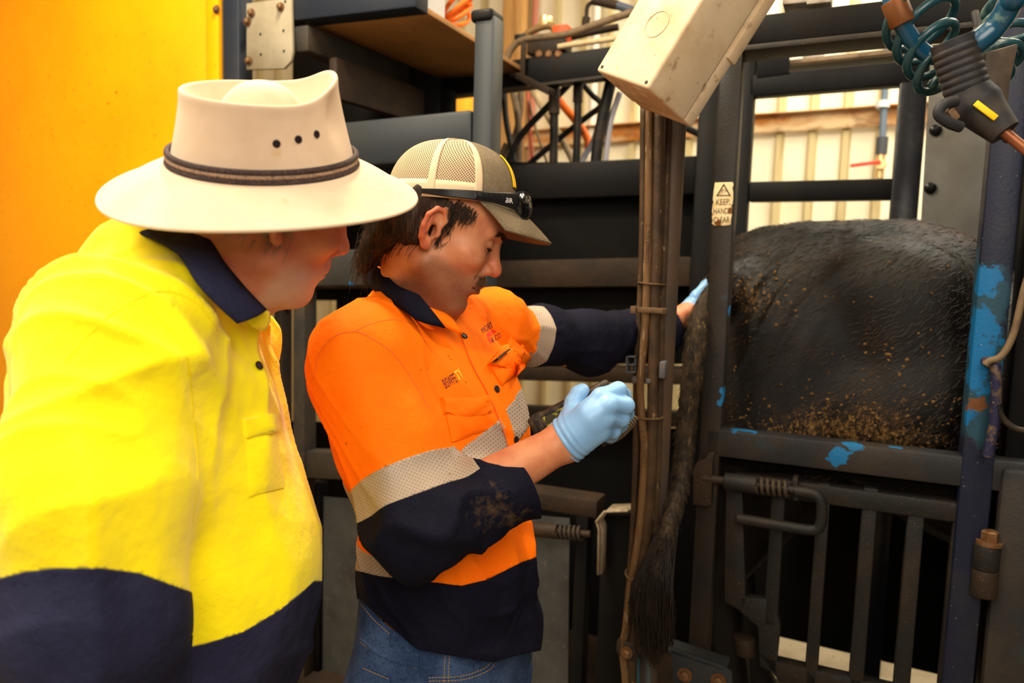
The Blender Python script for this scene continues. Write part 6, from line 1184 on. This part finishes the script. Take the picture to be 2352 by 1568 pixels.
b = MB(); b.tube(spline([ax1-(ax1-ax0)*.06, ax1+(ax2-ax1)*.4, ax2], 8), np.interp(np.linspace(0, 1, 17), [0, .35, 1], [.031, .034, .021]), 20); b.build('housing', m_grip, pr, sharp=50)
b = MB(); b.cyl(ax2-(ax2-ax1)*.02, ax3, .0075); b.build('nozzle', M('rusty_nozzle', srgb(140, 84, 56), .4, .4, [(RUST, 30, .5, .7)]), pr)
b = MB(); b.tube(spline([at(2196, 232, Yp-.03), at(2168, 240, Yp-.035), at(2156, 262, Yp-.035), at(2180, 282, Yp-.035), at(2206, 292, Yp-.03)], 6), .008, 10); b.build('trigger_guard', m_grip, pr)
b = MB(); b.bar(at(2178, 252, Yp-.03), at(2196, 276, Yp-.03), cz, .012, .012); b.build('trigger', M('brown_trigger', srgb(110, 84, 60), .5), pr, .003)
b = MB(); b.bar(at(2240, 236, Yp-.037), at(2288, 272, Yp-.045), cz, .009, .004); b.build('warning_strip', M('yellow_strip', srgb(226, 190, 20), .5, 0, [(srgb(90, 74, 30), 60, .6, .7)]), pr, .001)
b = MB(); b.prism([at(x, y, Yp+.05) for x, y in ((2258, 210), (2264, 120), (2342, 98), (2322, 190), (2318, 230), (2338, 300), (2320, 330), (2270, 290))], np.array([0, .012, 0])); b.build('back_plate', M('grey_brown_plate', srgb(62, 54, 48), .5, 0, [(srgb(96, 82, 66), 10, .5, .75)]), pr, .004)
b = MB(); b.tube(spline([at(2240, 30, Yp+.08), at(2244, 70, Yp+.05), at(2210, 96, Yp)], 6), .006); b.build('hanging_loop', m_grip, pr)
m_teal = M('teal_air_hose', srgb(18, 62, 72), .35, 0, [(srgb(120, 150, 136), (30, 30, 8), .56, .75)], spec=.6); m_blue = M('blue_air_hose', srgb(10, 70, 100), .3, 0, [(srgb(150, 176, 160), 9, .62, .75)], spec=.6)
def coil(p0, p1, R0, R1, n, r, mat, label, tilt=(0, 0, 0), ph0=0):
    p0, p1 = np.asarray(p0), np.asarray(p1); a = nrm(p1-p0); t_ = nrm(a+np.array(tilt)); e = nrm(np.cross(t_, [0.2, 1, .1])); f_ = np.cross(t_, e)
    b = MB(); b.tube([p0+(p1-p0)*u+(e*math.cos(ph0+u*n*6.283)+f_*math.sin(ph0+u*n*6.283))*(R0+(R1-R0)*u) for u in np.linspace(0, 1, int(n*30))], r, 9); o = b.build('coiled_hose', mat, None, sharp=0, loc=p1); return props(o, label, 'hose')
coil(at(2110, 20, 1.22), at(2160, 205, 1.24), .058, .024, 4.2, .0068, m_teal, 'teal coiled air hose hanging left of the pistol-grip tool', (0, -.9, 0), 1)
coil(at(2345, 10, 1.26), at(2262, 190, 1.28), .05, .03, 4.5, .0068, m_teal, 'teal coiled air hose hanging behind the pistol-grip tool', (.2, -.8, 0), 0)
hose('air_hose', [at(x, y, z) for x, y, z in ((2350, -1500, 1.12), (2345, -500, 1.1), (2335, -60, 1.1), (2318, 10, 1.12), (2285, 62, 1.14), (2240, 100, 1.15), (2205, 120, 1.17))], .0165, m_blue, 'thick blue air hose curving down to the pistol-grip tool')
hose('air_hose', [at(x, y, z) for x, y, z in ((2020, -1500, 1.22), (2034, -500, 1.2), (2045, -40, 1.2), (2062, 30, 1.2), (2090, 85, 1.21), (2130, 125, 1.22), (2170, 130, 1.2))], .013, m_blue, 'blue air hose with a rusty fitting left of the pistol-grip tool')
b = MB(); b.cyl(at(2052, 0, 1.2), at(2074, 56, 1.2), .0185, 12); props(b.build('hose_fitting', M('rusty_fitting', srgb(110, 70, 40), .5, .3, [(RUST, 30, .4, .7)]), None, .002), 'rusty fitting on the left blue air hose', 'fitting')
hose('power_cable', ph(-.05, (2420, 520), (2360, 640), (2330, 760), (2302, 815), (2272, 829), (2262, 838)), .0068, m_dust, 'grey-green cable looping from the right edge to the rod on the post', cat='cable')
hose('power_cable', ph(-.045, (2292, 925), (2300, 955), (2322, 978), (2352, 988), (2420, 990)), .0062, m_rubber, 'black cable hanging below the rod on the right post', cat='cable')
